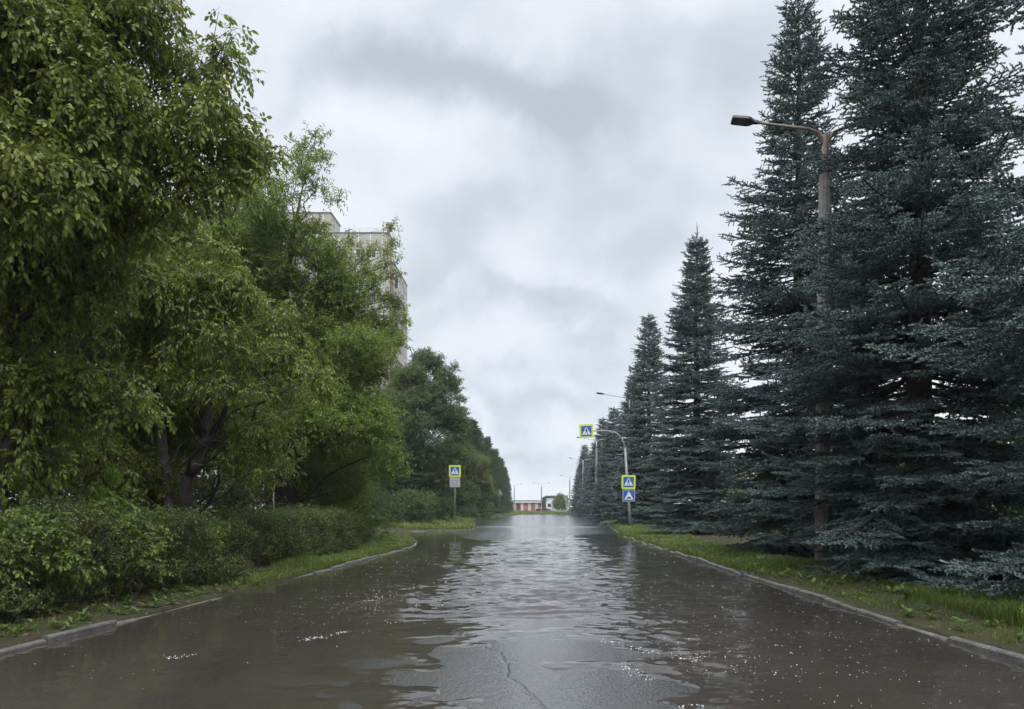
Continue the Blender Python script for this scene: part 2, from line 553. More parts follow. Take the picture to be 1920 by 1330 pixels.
def build_water():
    Yr = [2.5]
    while Yr[-1] < 53:
        Yr.append(Yr[-1] + max(.028, .0042 * Yr[-1]))
    Yr = np.array(Yr)
    rows = []
    for Y in Yr:
        L, Rr = max(xl(Y) - .06, -9.0), xr(Y) + .06
        f = np.linspace(L, Rr, 300)
        rows.append(np.stack([f, np.full_like(f, Y), np.zeros_like(f)], -1))
    G = np.array(rows)
    G[..., 2] = wave_field(G[..., 0], G[..., 1])
    tag(sheet('flood_water', G, M['water']), kind='structure')
    # rain bubbles and foam flecks floating on it
    rg = np.random.default_rng(21)
    P = []

    def spread(n, fx, fy, rad):
        x, y = fx(n), fy(n)
        ok = (x > xl(y) + .1) & (x < xr(y) - .1) & (zroad(x, y) < -.004)
        r = rg.uniform(rad[0] * .6, rad[1], n) * (.30 + y / 27)
        P.append(np.stack([x, y, r], -1)[ok])
    spread(620, lambda n: rg.uniform(.8, 4.0, n), lambda n: 4.6 + 11 * rg.beta(1.2, 1.8, n), (.0035, .0075))
    spread(200, lambda n: rg.normal(1.7, .5, n), lambda n: rg.normal(6.3, .9, n), (.004, .009))
    spread(190, lambda n: rg.normal(-2.1, .55, n), lambda n: rg.normal(10.3, 1.3, n), (.004, .009))
    spread(300, lambda n: rg.uniform(-4.3, -.5, n), lambda n: 5 + 16 * rg.beta(1.3, 1.6, n), (.0035, .007))
    spread(160, lambda n: rg.uniform(-3.8, 3.8, n), lambda n: rg.uniform(12, 28, n), (.005, .010))
    for (p0, p1, n) in (((565, 1203), (648, 1185), 60), ((680, 1128), (720, 1124), 30), ((1110, 1215), (1235, 1290), 90),
                        ((1130, 1200), (1290, 1240), 90), ((1280, 1240), (1320, 1238), 30), ((315, 1233), (360, 1228), 25), 
                        ((1020, 1128), (1180, 1108), 60), ((1180, 1320), (1330, 1330), 40)):
        a, b = [np.array([(q[0] - VX), 0]) * 0 + np.array([(q[0] - VX) / F * (F * CAMH / (q[1] - HY)), F * CAMH / (q[1] - HY)]) for q in (p0, p1)]
        tt = rg.uniform(0, 1, n)
        xy = a + (b - a) * tt[:, None] + rg.normal(0, .035, (n, 2)) + np.stack([0 * tt, .06 * np.sin(tt * 9)], -1)
        P.append(np.concatenate([xy, rg.uniform(.002, .0055, (n, 1))], -1))
    P = np.concatenate(P)
    z = wave_field(P[:, 0], P[:, 1])
    ns = 6
    ang = np.arange(ns) * 2 * math.pi / ns
    ring = np.stack([np.cos(ang), np.sin(ang), 0 * ang], -1)
    tpl = np.concatenate([ring * [1, 1, 0] + [0, 0, -.2], ring * [.72, .72, 0] + [0, 0, .55], [[0, 0, .85]]])
    V = (tpl[None] * P[:, 2][:, None, None]) * np.array([1.25, 1.25, 1]) + np.stack([P[:, 0], P[:, 1], z], -1)[:, None, :]
    tri = []
    for k in range(ns):
        k2 = (k + 1) % ns
        tri += [(k, k2, ns + k2), (k, ns + k2, ns + k), (ns + k, ns + k2, 2 * ns)]
    tri = np.array(tri)
    Fa = (tri[None] + (np.arange(len(P)) * (2 * ns + 1))[:, None, None]).reshape(-1, 3)
    o = obj('bubbles', np_mesh('bubbles', V.reshape(-1, 3), Fa, M['foam'], smooth=True))
    tag(o, 'white rain bubbles and foam flecks floating on the brown flood water', 'bubbles', kind='stuff')


# ------------------------------------------------------------------ kerbs
def build_kerb(pts, side, lo=None):
    """a run of 1 m kerb stones along pts; the stones lie on the verge side"""
    pts = [Vector((p[0], p[1], 0)) for p in pts]
    mb = MB()
    rg = random.Random(len(pts) + int(pts[0].y))
    for a, b in zip(pts[:-1], pts[1:]):
        d = (b - a)
        n = max(1, round(d.length / 1.0))
        u = d.normalized()
        nrm = Vector((-u.y, u.x, 0)) * side
        for i in range(n):
            p, q = a + d * ((i + .012) / n), a + d * ((i + .988) / n)
            dz = rg.gauss(-.008, .014) - .018 + (lo((p + q) / 2) if lo else 0)
            off = rg.gauss(0, .012)
            tilt = rg.gauss(0, .01)
            prof = [(0, -.35), (0, .05), (.008, .064), (.02, .07), (.068, .07), (.08, .066), (.086, .055), (.086, -.35)]
            v = []
            for e, s in ((p, -1), (q, 1)):
                for o_, z in prof:
                    c = e + nrm * (o_ + off)
                    v.append((c.x, c.y, z + dz + tilt * s))
            m = len(prof)
            fs = [tuple(range(m)), tuple(range(2 * m - 1, m - 1, -1))] + [(k, k + m, (k + 1) % m + m, (k + 1) % m) for k in range(m)]
            mb.add(v, fs)
    tag(mb.build('kerb', M['kerb']), kind='structure')


def edge_pts(fn, y0, y1, step=4.0):
    n = max(1, int((y1 - y0) / step))
    return [(float(fn(y)), y) for y in np.linspace(y0, y1, n + 1)]


build_ground()
build_water()
build_kerb(edge_pts(xr, -6, 35, 4), -1)
build_kerb(edge_pts(xr, 40, 178, 12), -1, lambda p: -.02)
build_kerb(edge_pts(xl, -6, 24.8, 4), 1, lambda p: -.065 * math.exp(-((p.y - 12.2) / 2.2) ** 2) )
build_kerb([(-4.2, 24.8), (-4.35, 27), (-4.8, 30), (-5.6, 33), (-6.6, 35), (-9, 36.5), (-29, 37.2)], 1, lambda p: -.04)
build_kerb([(-29, 42), (-9, 42.6), (-6.5, 43.5), (-4.6, 45), (-4.05, 47), (-4.1, 50), (-4.5, 54), (-5.4, 66), (-6.2, 75), (-7.4, 84), (-7.7, 90), (-7.3, 100), (-5.7, 130), (-3.7, 164), (-3.2, 178)], 1, lambda p: .0)

# ------------------------------------------------------------------ grass and weeds
def unit(a):
    return a / np.maximum(np.linalg.norm(a, axis=-1, keepdims=True), 1e-9)


def grass_patch(n, sample, h, w, seed):
    rg = np.random.default_rng(seed)
    x, y = sample(rg, n)
    clump = .55 + .6 * np.clip(.5 + lumps(x, y, 2.1) * .6, 0, 1.2)
    hh = rg.uniform(h[0], h[1], n) * clump
    z = zground(x, y) - .01
    a = rg.uniform(0, 6.28, n)
    lean = rg.uniform(.1, .75, n) * hh
    dx, dy = np.cos(a), np.sin(a)
    ww = rg.uniform(w[0], w[1], n)
    b = np.stack([x, y, z], -1)
    side = np.stack([-dy, dx, 0 * dx], -1) * ww[:, None]
    mid = b + np.stack([dx * lean * .3, dy * lean * .3, hh * .6], -1)
    tip = b + np.stack([dx * lean, dy * lean, hh * rg.uniform(.75, 1, n)], -1)
    V = np.stack([b - side, b + side, mid + side * .7, mid - side * .7, tip], 1)
    o = (np.arange(n) * 5)[:, None]
    Fa = np.concatenate([o + np.array([0, 1, 2]), o + np.array([0, 2, 3]), o + np.array([3, 2, 4])])
    return V.reshape(-1, 3), Fa


def build_grass():
    specs = []

    def right(y0, y1, d0, d1, pw=1.0):
        def s(rg, n):
            y = y0 + (y1 - y0) * rg.uniform(0, 1, n) ** pw
            return xr(y) + rg.uniform(d0, d1, n), y
        return s

    def left(y0, y1, d0, d1, pw=1.0):
        def s(rg, n):
            y = y0 + (y1 - y0) * rg.uniform(0, 1, n) ** pw
            return xl(y) - rg.uniform(d0, d1, n), y
        return s
    specs += [(24000, right(5.2, 10.2, 1.0, 2.3), (.07, .25), (.003, .006)), (1600, right(5, 10.2, .3, 1.1), (.03, .09), (.003, .005)), (2600, right(9.5, 15, .3, 2.0), (.04, .11), (.003, .006)),
              (13000, right(15, 25.5, .12, 1.9), (.07, .22), (.005, .010)), (11000, right(25, 44, .12, 1.9), (.08, .24), (.008, .014)),
              (14000, right(44, 80, .2, 3.2), (.12, .30), (.014, .024)), (9000, right(80, 178, .2, 3.5), (.15, .35), (.02, .04)),
              (1500, left(5, 13.5, .3, 1.3), (.03, .10), (.003, .006)), (14000, left(12.5, 25, .12, 1.0), (.06, .22), (.004, .009)), (6000, left(23.5, 30, .15, 1.6), (.1, .25), (.008, .013)),
              (26000, left(44, 82, .15, 4.6, 1.3), (.12, .36), (.012, .022)), (12000, left(82, 176, .2, 4.0), (.15, .4), (.02, .04))]

    def bank(rg, n):
        return rg.uniform(-14, 26, n), 178.3 + 60 * rg.uniform(0, 1, n) ** 1.5
    specs.append((16000, bank, (.2, .5), (.04, .09)))

    def meadow(rg, n):
        return rg.uniform(9.5, 45, n), rg.uniform(6, 90, n)
    specs.append((26000, meadow, (.25, .6), (.02, .05)))

    def corner(rg, n):
        y = rg.uniform(28, 36.5, n)
        return xl(y) - rg.uniform(.15, 2.2, n), y
    specs.append((5000, corner, (.12, .3), (.008, .014)))
    for i, (n, s, h, w) in enumerate(specs):
        V, Fa = grass_patch(n, s, h, w, 100 + i)
        tag(obj('grass', np_mesh('grass', V, Fa, M['grass_blade'])), 'green grass growing on the road verges', 'grass', kind='stuff')


build_grass()


# ------------------------------------------------------------------ leaf machinery
def leaf_faces(base, d, nrm, L, W, fine=False):
    """folded leaves: base (n,3), axis d, surface normal nrm, length L, width W"""
    n = len(base)
    side = unit(np.cross(d, nrm))
    up = unit(np.cross(side, d))
    L, W = L[:, None], W[:, None]
    tip = base + d * L - up * L * .22
    lft = base + d * L * .42 + side * W * .5 + up * W * .16
    rgt = base + d * L * .42 - side * W * .5 + up * W * .16
    if not fine:
        V = np.stack([base, rgt, tip, lft], 1)
        o = (np.arange(n) * 4)[:, None]
        Fa = np.concatenate([o + np.array([0, 1, 2]), o + np.array([0, 2, 3])])
    else:
        mid = base + d * L * .5 - up * L * .03
        l2 = base + d * L * .72 + side * W * .36 + up * W * .05 - up * L * .08
        r2 = base + d * L * .72 - side * W * .36 + up * W * .05 - up * L * .08
        V = np.stack([base, rgt, mid, lft, r2, l2, tip], 1)
        o = (np.arange(n) * 7)[:, None]
        Fa = np.concatenate([o + np.array(f) for f in ((0, 1, 2), (0, 2, 3), (1, 4, 2), (2, 5, 3), (4, 6, 2), (2, 6, 5))])
    return V.reshape(-1, 3), Fa


def stick_faces(a, b, r):
    """thin three-sided twigs"""
    n = len(a)
    d = unit(b - a)
    u = unit(np.cross(d, np.array([.3, .5, .81])))
    v = np.cross(d, u)
    r = r[:, None]
    ring = [u, -.5 * u + .866 * v, -.5 * u - .866 * v]
    V = np.stack([a + q * r for q in ring] + [b + q * r * .5 for q in ring], 1)
    o = (np.arange(n) * 6)[:, None]
    fs = []
    for k in range(3):
        k2 = (k + 1) % 3
        fs += [(k, k2, 3 + k2), (k, 3 + k2, 3 + k)]
    return V.reshape(-1, 3), np.concatenate([o + np.array(f) for f in fs])


def crown_mesh(name, clumps, leaf, wood, dens, LW, seed, twig=(.25, .6), leaves=8, up=.35, droop=.35, fine=False, pinnate=False, inner=.55, sub=None):
    """clumps: (centre xyz, radii xyz). dens = sprigs per square metre of clump outline. Real twigs carry real leaves."""
    rg = np.random.default_rng(seed)
    S, D, O = [], [], []
    if sub:
        small = []
        for c, r in clumps:
            c, r = np.array(c), np.array(r) * np.ones(3)
            for k in range(max(3, int(sub[0] * min(1, (r[0] / sub[2]) ** 2)))):
                q = unit(rg.normal(0, 1, 3)) * (rg.uniform(.25, 1) ** .5)
                f = sub[1] * rg.uniform(.6, 1.35) * max(1, min(1.6, .5 * sub[2] / r[0]))
                small.append((c + q * r * (1 - .55 * f), r * f * np.array([1.15, 1.15, .62])))
        clumps = small
    for c, r in clumps:
        c, r = np.array(c), np.array(r) * np.ones(3)
        n = max(6, int(dens * 4 * math.pi * (r[0] * r[1] * r[2]) ** (2 / 3)))
        q = unit(rg.normal(0, 1, (n, 3)))
        rad = inner + (1 - inner) * rg.uniform(0, 1, n) ** .6
        # uneven surface: the clump is itself lobed
        lob = 1 + .28 * np.sin(q[:, 0] * 5 + c[0] * 3) * np.sin(q[:, 2] * 6 + c[2] * 2) + .15 * np.sin(q[:, 1] * 9 + c[1])
        p = c + q * r * (rad * lob)[:, None]
        d = unit(q * .8 + rg.normal(0, .55, (n, 3)) + np.array([0, 0, up]))
        S.append(p)
        D.append(d)
        O.append(q)
    S, D, O = np.concatenate(S), np.concatenate(D), np.concatenate(O)
    n = len(S)
    ln = rg.uniform(twig[0], twig[1], n)
    V1, F1 = stick_faces(S - D * (ln * .3)[:, None], S + D * (ln * .75)[:, None] - np.array([0, 0, 1.]) * (droop * .2 * ln)[:, None], .003 + .006 * ln)
    # leaves along each twig
    t = (np.arange(leaves) + .5) / leaves
    tt = np.clip(t[None] + rg.normal(0, .05, (n, leaves)), 0, 1)
    bend = -np.array([0, 0, 1.]) * (droop * .35)
    P = S[:, None] + D[:, None] * (ln[:, None] * tt)[..., None] + bend * (ln[:, None] * tt ** 2)[..., None]
    az = rg.uniform(0, 6.28, (n, 1)) + np.arange(leaves)[None] * 2.4
    u = unit(np.cross(D, np.array([.21, .33, .92])))
    v = np.cross(D, u)
    out = np.cos(az)[..., None] * u[:, None] + np.sin(az)[..., None] * v[:, None]
    ld = unit(D[:, None] * .45 + out * .8 + np.array([0, 0, -droop]) + rg.normal(0, .2, (n, leaves, 3)))
    P, ld = P.reshape(-1, 3), ld.reshape(-1, 3)
    keep = rg.uniform(0, 1, len(P)) > .06
    P, ld = P[keep], ld[keep]
    m = len(P)
    nrm = unit(np.array([0, 0, 1.]) + rg.normal(0, .45, (m, 3)))
    if pinnate:
        # compound leaf: a stalk with paired leaflets and one at the tip
        st = LW[0] * rg.uniform(1.4, 2.1, m)
        side = unit(np.cross(ld, nrm))
        B, DD, NN, LL = [], [], [], []
        for k, (f, s) in enumerate(((.45, 1), (.45, -1), (.8, 1), (.8, -1), (1.0, 0))):
            ang = .95 if s else 0
            b = P + ld * (st * f)[:, None] - np.array([0, 0, 1.]) * (st * f * f * .35)[:, None]
            dd = unit(ld * (math.cos(ang)) + side * s * math.sin(ang) + np.array([0, 0, -.45]) + rg.normal(0, .12, (m, 3)))
            B.append(b), DD.append(dd), NN.append(nrm + rg.normal(0, .15, (m, 3)))
            LL.append(LW[0] * rg.uniform(.8, 1.15, m) * (1.15 if s == 0 else 1))
        V3, F3 = stick_faces(P, B[-1], np.full(m, .0022))
        B, DD, NN, LL = np.concatenate(B), np.concatenate(DD), np.concatenate(NN), np.concatenate(LL)
        V2, F2 = leaf_faces(B, DD, NN, LL, LL * LW[1] / LW[0], fine)
    else:
        L = LW[0] * rg.uniform(.65, 1.2, m)
        V2, F2 = leaf_faces(P, ld, nrm, L, L * LW[1] / LW[0] * rg.uniform(.8, 1.15, m), fine)
        V3, F3 = np.zeros((0, 3)), np.zeros((0, 3), int)
    V = np.concatenate([V1, V2, V3])
    Fa = np.concatenate([F1, F2 + len(V1), F3 + len(V1) + len(V2)])
    mi = np.concatenate([np.ones(len(F1)), np.zeros(len(F2)), np.ones(len(F3))])
    print('CROWN', name, seed, len(Fa))
    return np_mesh(name, V, Fa, [leaf, wood], mi)


def limb_path(a, b, rg, sag=.12, n=5):
    a, b = Vector(a), Vector(b)
    L = (b - a).length
    pts = []
    for i in range(n + 1):
        t = i / n
        p = a.lerp(b, t)
        p += Vector((rg.gauss(0, .04), rg.gauss(0, .04), 0)) * L * math.sin(math.pi * t)
        p.z += sag * L * (math.sin(math.pi * t)) * .6
        pts.append(p)
    return pts


def trunk_mesh(base, stems, targets, r0, seed, mat):
    """one trunk object: main stems then limbs to the clumps; in the tree's own frame"""
    rg = random.Random(seed)
    mb = MB()
    ends = []
    for (dx, dy, h, rr) in stems:
        n = 7
        pts, rad = [], []
        for i in range(n + 1):
            t = i / n
            pts.append((dx * t ** .8 + rg.gauss(0, .11) * min(1, t * 3), dy * t ** .8 + rg.gauss(0, .11) * min(1, t * 3), h * t - .1))
            rad.append(rr * ((1 - t) ** .8 * .85 + .12) * (1.35 if i == 0 else 1))
        mb.tube(pts, rad, 9)
        ends.append((pts, rad))
    for c in targets:
        c = Vector(c)
        pts, rad = min(ends, key=lambda e: min((Vector(p) - c).length for p in e[0]))
        # leave the stem below the clump
        k = min(range(1, len(pts)), key=lambda i: abs(pts[i][2] - (c.z - .55 * (Vector(pts[i]).xy - c.xy).length - .3)))
        a = pts[k]
        L = (Vector(a) - c).length
        if L < .4:
            continue
        p = limb_path(a, c, rg)
        rb = min(rad[k] * .5, .011 * L + .014)
        mb.tube(p, [rb * (1 - .8 * i / (len(p) - 1)) for i in range(len(p))], 6)
    return mb


def clumps_px(lst, base, dj=1.0, flat=.8, depth=1.0):
    rg = random.Random(int(base[1] * 10))
    out = []
    for px, py, Y, r in lst:
        Y2 = Y + rg.uniform(-dj, dj)
        c = at(px, py, Y2) - np.array(base)
        rr = r / F * Y2
        out.append((c, (rr, max(rr * depth, .3), rr * flat)))
    return out


def tree_from(name, base, clumps, stems, leaf, dens, LW, seed, label, cat, group=None, limbs=None, bark='bark', **kw):
    root = empty(name, base)
    tag(root, label, cat, group)
    trunk_mesh(base, stems, [c for c, r in (clumps if limbs is None else clumps[:limbs])], 0, seed, M[bark]).build('trunk', M[bark], root, smooth=True)
    obj('crown', crown_mesh('crown', clumps, M[leaf], M['twig_wood'], dens, LW, seed, **kw), root)
    return root


def rand_clumps(n, h, r, z0, seed, cr=(.28, .42), top=1.0):
    """clump centres through an ovoid crown of height h, radius r"""
    rg = np.random.default_rng(seed)
    out = []
    for i in range(n):
        t = (i + .5) / n
        z = z0 + (h - z0) * t
        prof = math.sin(math.pi * (t * .82 + .13)) ** .7
        a = i * 2.4 + rg.uniform(-.5, .5)
        q = r * prof * math.sqrt(rg.uniform(.12, .75))
        s = r * rg.uniform(*cr) * (.55 + .45 * prof)
        out.append(((math.cos(a) * q, math.sin(a) * q, min(z, h - s * .7)), (s, s, s * .85)))
    return out


LEFT = 'leafy trees along the left verge'
# foreground ash-leaved maple, overhanging
b1 = (-7.7, 10.2, .15)
L1 = [(60, 40, 9, 170), (200, 40, 9.5, 140), (290, 40, 10, 70), (330, 120, 10, 80), (395, 108, 10, 32), (100, 200, 9, 180), (270, 230, 9.5, 130), (380, 190, 10, 55), (425, 205, 10, 22),
      (405, 262, 10, 48), (340, 320, 9.5, 105), (445, 300, 10.5, 48), (500, 285, 10.5, 20), (150, 360, 9, 170), (40, 320, 8.6, 190), (270, 390, 10, 85), (440, 350, 10.5, 30),
      (60, 540, 9.5, 150), (180, 540, 10, 110), (60, 720, 10, 140), (180, 740, 10.5, 85), (240, 735, 10.5, 34), (60, 860, 10.5, 100), (150, 850, 11, 70), (320, 10, 9.8, 40),
      (462, 214, 10, 12), (488, 268, 10.4, 18), (518, 285, 10.5, 8), (442, 96, 10, 12), (-140, 80, 9, 190), (-150, 300, 9, 190), (-150, 560, 9.5, 180), (-150, 800, 10, 150)]
L1 = [(px - (30 if px > 240 else 0), py, Y, r * .78) for px, py, Y, r in L1]
tree_from('ash_leaved_maple', b1, clumps_px(L1, b1, .7, .85, 1.0), [(.2, -.4, 8.5, .2), (-1.0, .3, 8.8, .16), (1.0, -.2, 6.5, .13)], 'maple_leaf', 23, (.088, .040), 31,
          'largest leafy maple, overhanging from the left edge of the photo with drooping leaflets', 'tree', LEFT, twig=(.22, .6), leaves=6, up=.12, droop=.42, fine=True, pinnate=True, inner=.25, sub=(12, .40, .9))
# the forked maple behind it
b2 = (-7.3, 15.0, .15)
L2 = [(400, 550, 14, 60), (345, 500, 14.4, 60), (415, 625, 14, 40), (250, 540, 14, 85), (455, 680, 14, 38), (555, 665, 14.6, 36), (592, 705, 14.6, 14), (535, 730, 14.6, 34), (510, 820, 14.6, 30), (520, 600, 15.5, 40),
      (300, 640, 14, 65), (395, 470, 14.8, 40), (300, 420, 15, 60), (190, 470, 15, 100), (440, 555, 14, 22), (380, 690, 16, 55), (400, 790, 16.5, 60), (300, 770, 16.5, 75), (520, 870, 15, 18), (200, 880, 15, 85), (270, 900, 15.5, 60), (480, 770, 16, 40), (435, 730, 14, 34), (355, 640, 13.8, 42), (475, 800, 14.2, 32), (330, 720, 14, 38), (450, 860, 14.4, 28)]
tree_from('forked_maple', b2, clumps_px(L2, b2, .6, .8, 1.0), [(.9, .2, 6.4, .15), (-.9, .4, 6.6, .13)], 'maple_leaf', 22, (.09, .040), 32,
          'maple with a forked dark trunk behind the overgrown hedge, bright leaf sprays', 'tree', LEFT, twig=(.25, .6), leaves=7, up=.2, droop=.36, pinnate=True, inner=.25, sub=(11, .42, .7))
fm = [o for o in COL.objects if o.name == 'forked_maple'][0]
for pts in ([(455, 740), (480, 770), (500, 830), (510, 880), (513, 920)], [(520, 790), (535, 770), (560, 768)], [(545, 830), (530, 870), (515, 900)], [(355, 800), (375, 830), (410, 850)], [(360, 822), (395, 826), (440, 830)], [(480, 690), (520, 740), (532, 790)]):
    mb = MB()
    mb.tube([tuple(at(px, py, 14.2 + .1 * k) - np.array(b2)) for k, (px, py) in enumerate(pts)], [.008 - .0012 * k for k in range(len(pts))], 5)
    mb.build('dead_twig', M['dead_wood'], fm, smooth=True)
bs = empty('birch_sapling', (-7.3, 20.6, .12))
tag(bs, 'thin pale trunked birch sapling standing behind the gap between the two hedges', 'tree')
mb = MB()
mb.tube([(0, 0, -.1), (.03, 0, .8), (-.02, .03, 1.5), (.05, 0, 2.4)], [.022, .02, .016, .008], 8)
mb.build('trunk', M['birch_bark'], bs, smooth=True)
obj('crown', crown_mesh('crown', [((.05, 0, 2.2), (.5, .5, .5)), ((-.2, .1, 1.8), (.3, .3, .25))], M['birch_leaf'], M['twig_wood'], 16, (.05, .035), 39, twig=(.15, .35), leaves=8), bs)
# tall pale green willow
b3 = (-8.0, 23.5, .15)
L3 = [(592, 262, 24, 14), (575, 290, 24, 22), (600, 295, 24, 14), (555, 335, 24, 40), (595, 345, 24, 22), (625, 370, 24, 16), (530, 400, 24, 65), (572, 432, 24, 30), (480, 420, 24, 85), (430, 480, 24, 85),
      (560, 470, 24, 80), (606, 492, 24, 26), (635, 525, 24, 52), (678, 480, 24, 10), (682, 505, 24, 18), (735, 432, 25, 6), (733, 462, 25, 11), (727, 498, 25, 15), (700, 560, 25, 28), (735, 575, 25, 14), (692, 610, 25, 42),
      (620, 600, 24, 90), (520, 560, 24, 115), (420, 600, 24, 105), (690, 670, 24, 66), (746, 640, 26, 14), (722, 630, 25, 26), (722, 700, 24, 44), (600, 700, 24, 115), (500, 690, 24, 115), (640, 800, 23, 95), (560, 800, 23, 90),
      (705, 780, 24, 58), (715, 850, 24, 52), (620, 890, 24, 80), (400, 720, 24, 105), (530, 880, 25, 60), (660, 920, 24, 50), (640, 490, 24.5, 26), (722, 605, 25, 28), (735, 640, 25, 22), (702, 520, 25, 24), (722, 478, 25, 9), (690, 474, 24.5, 12), (655, 455, 24.5, 14), (665, 540, 24.5, 32), (705, 590, 25, 38), (727, 560, 25, 18), (733, 520, 25, 10), (742, 600, 25.5, 20), (600, 450, 24.5, 26), (700, 535, 25, 20), (660, 570, 24.5, 40), (650, 640, 24, 60)]
tree_from('willow_tree', b3, clumps_px(L3, b3, 1.3, .95, 1.25), [(.3, .4, 11.5, .24), (1.4, .2, 9.5, .17), (-1.0, .2, 9.5, .16)], 'willow_leaf', 21, (.115, .044), 33,
          'tall pale green willow in front of the apartment block, with upright sprigs on top', 'tree', LEFT, twig=(.22, .5), leaves=11, up=.5, droop=.2, inner=.3, sub=(12, .42, 1.3))
# darker trees further on
b4 = (-9.6, 63, .15)
L4 = [(800, 685, 63, 30), (842, 690, 63, 13), (820, 680, 63, 18), (770, 700, 63, 34), (820, 730, 63, 36), (852, 725, 63, 12), (780, 780, 63, 70), (838, 790, 63, 34), (735, 790, 63, 60), (800, 870, 63, 70), (740, 890, 63, 60),
      (845, 860, 63, 34), (800, 935, 63, 45), (755, 940, 63, 38), (760, 740, 63, 40)]
tree_from('bushy_tree', b4, clumps_px(L4, b4, 1.2, .95, 1.3), [(.4, .2, 7.8, .2), (1.2, .5, 6.6, .14)], 'dark_leaf', 16, (.17, .08), 34,
          'dark green bushy tree just beyond the tall pale willow, feathery top', 'tree', LEFT, twig=(.3, .65), leaves=10, up=.45, droop=.3, inner=.4, sub=(14, .45, 1.8))
b5 = (-8.6, 75, .15)
L5 = [(862, 750, 75, 10), (868, 775, 75, 14), (850, 800, 75, 26), (872, 810, 75, 12), (855, 850, 75, 34), (830, 870, 75, 30), (870, 870, 75, 24), (850, 910, 75, 34), (872, 920, 75, 26), (845, 945, 75, 25)]
tree_from('birch_tree', b5, clumps_px(L5, b5, 1.2, 1.0, 1.4), [(.4, .2, 8.0, .16)], 'dark_leaf', 16, (.19, .09), 35,
          'narrow ragged tree standing behind the crossing sign on the left', 'tree', LEFT, twig=(.3, .65), leaves=9, up=.3, droop=.4, inner=.35, sub=(14, .45, 1.8))
b6 = (-9.4, 96, .2)
L6 = [(882, 850, 96, 18), (895, 870, 96, 20), (880, 890, 96, 26), (905, 900, 96, 18), (890, 925, 96, 26), (912, 930, 96, 18), (870, 935, 96, 24), (900, 950, 96, 20)]
tree_from('leafy_shrub_tree', b6, clumps_px(L6, b6, 1.5, 1.0, 1.3), [(.3, .2, 4.5, .12), (-.6, .1, 4.0, .1)], 'birch_leaf', 16, (.21, .10), 36,
          'low pale olive tree between the crossing sign and the dark larches', 'tree', LEFT, twig=(.3, .65), leaves=9, up=.35, droop=.3, inner=.35, sub=(14, .45, 1.8))

# wood behind the first row of trees
gen = []
for s in range(3):
    cl = rand_clumps(24, 10.0, 3.4, 1.4, 60 + s)
    gen.append((crown_mesh('crown', cl, M['dark_leaf'], M['twig_wood'], 8, (.24, .13), 60 + s, twig=(.4, .9), leaves=9, up=.3, droop=.3, inner=.4),
                trunk_mesh((0, 0, 0), [(.2, .1, 8.0, .2), (.7, .3, 6.5, .13)], [c for c, r in cl], 0, 60 + s, M['bark'])))
gen_tr = [g[1].build('trunk', M['bark'], smooth=True) for g in gen]
used = [False] * 3
BACK = [(-11.5, 13, .95, 'shaded tree filling the wood behind the largest overhanging maple'),
        (-12.5, 19, 1.0, 'shaded tree in the wood between the forked maple and the willow'),
        (-13.5, 27, 1.1, 'shaded tree in the wood directly behind the tall willow'),
        (-13, 36, .95, 'shaded tree at the back of the wood, before the side road'),
        (-14, 48, .95, 'shaded tree behind the dark bushy tree past the side road'),
        (-14, 60, .95, 'shaded tree behind the narrow ragged tree and left crossing sign'),
        (-14.5, 74, 1.0, 'shaded tree behind the low pale olive tree'),
        (-17, 15, 1.0, 'deepest shaded tree of the wood behind the left hedge'),
        (-20, 24, 1.0, 'deepest shaded tree of the wood behind the willow')]
for i, (x, y, s, lab) in enumerate(BACK):
    k = i % 3
    r = empty('woodland_tree', (x, y, .15), i * 1.3)
    r.scale = (s, s, s)
    tag(r, lab, 'tree', 'trees of the wood behind the left verge')
    if not used[k]:
        gen_tr[k].parent = r
        used[k] = True
    else:
        c = gen_tr[k].copy()
        COL.objects.link(c)
        c.parent = r
    obj('crown', gen[k][0], r)
# low trees far beyond the spruces on the right
for i, (x, y, s, lab) in enumerate([(24, 34, .62, 'low leafy tree glimpsed far behind the spruces, nearest of its row'), (27, 52, .7, 'low leafy tree glimpsed between the lamp post spruce and the next'),
                                    (30, 22, .6, 'low leafy tree glimpsed through the rightmost spruces'), (33, 78, .75, 'low leafy tree behind the far spruces on the right')]):
    k = i % 3
    r = empty('woodland_tree', (x, y, .15), i * 2.1)
    r.scale = (s * 1.3, s * 1.3, s)
    tag(r, lab, 'tree', 'leafy trees behind the spruces')
    c = gen_tr[k].copy()
    COL.objects.link(c)
    c.parent = r
    obj('crown', gen[k][0], r)

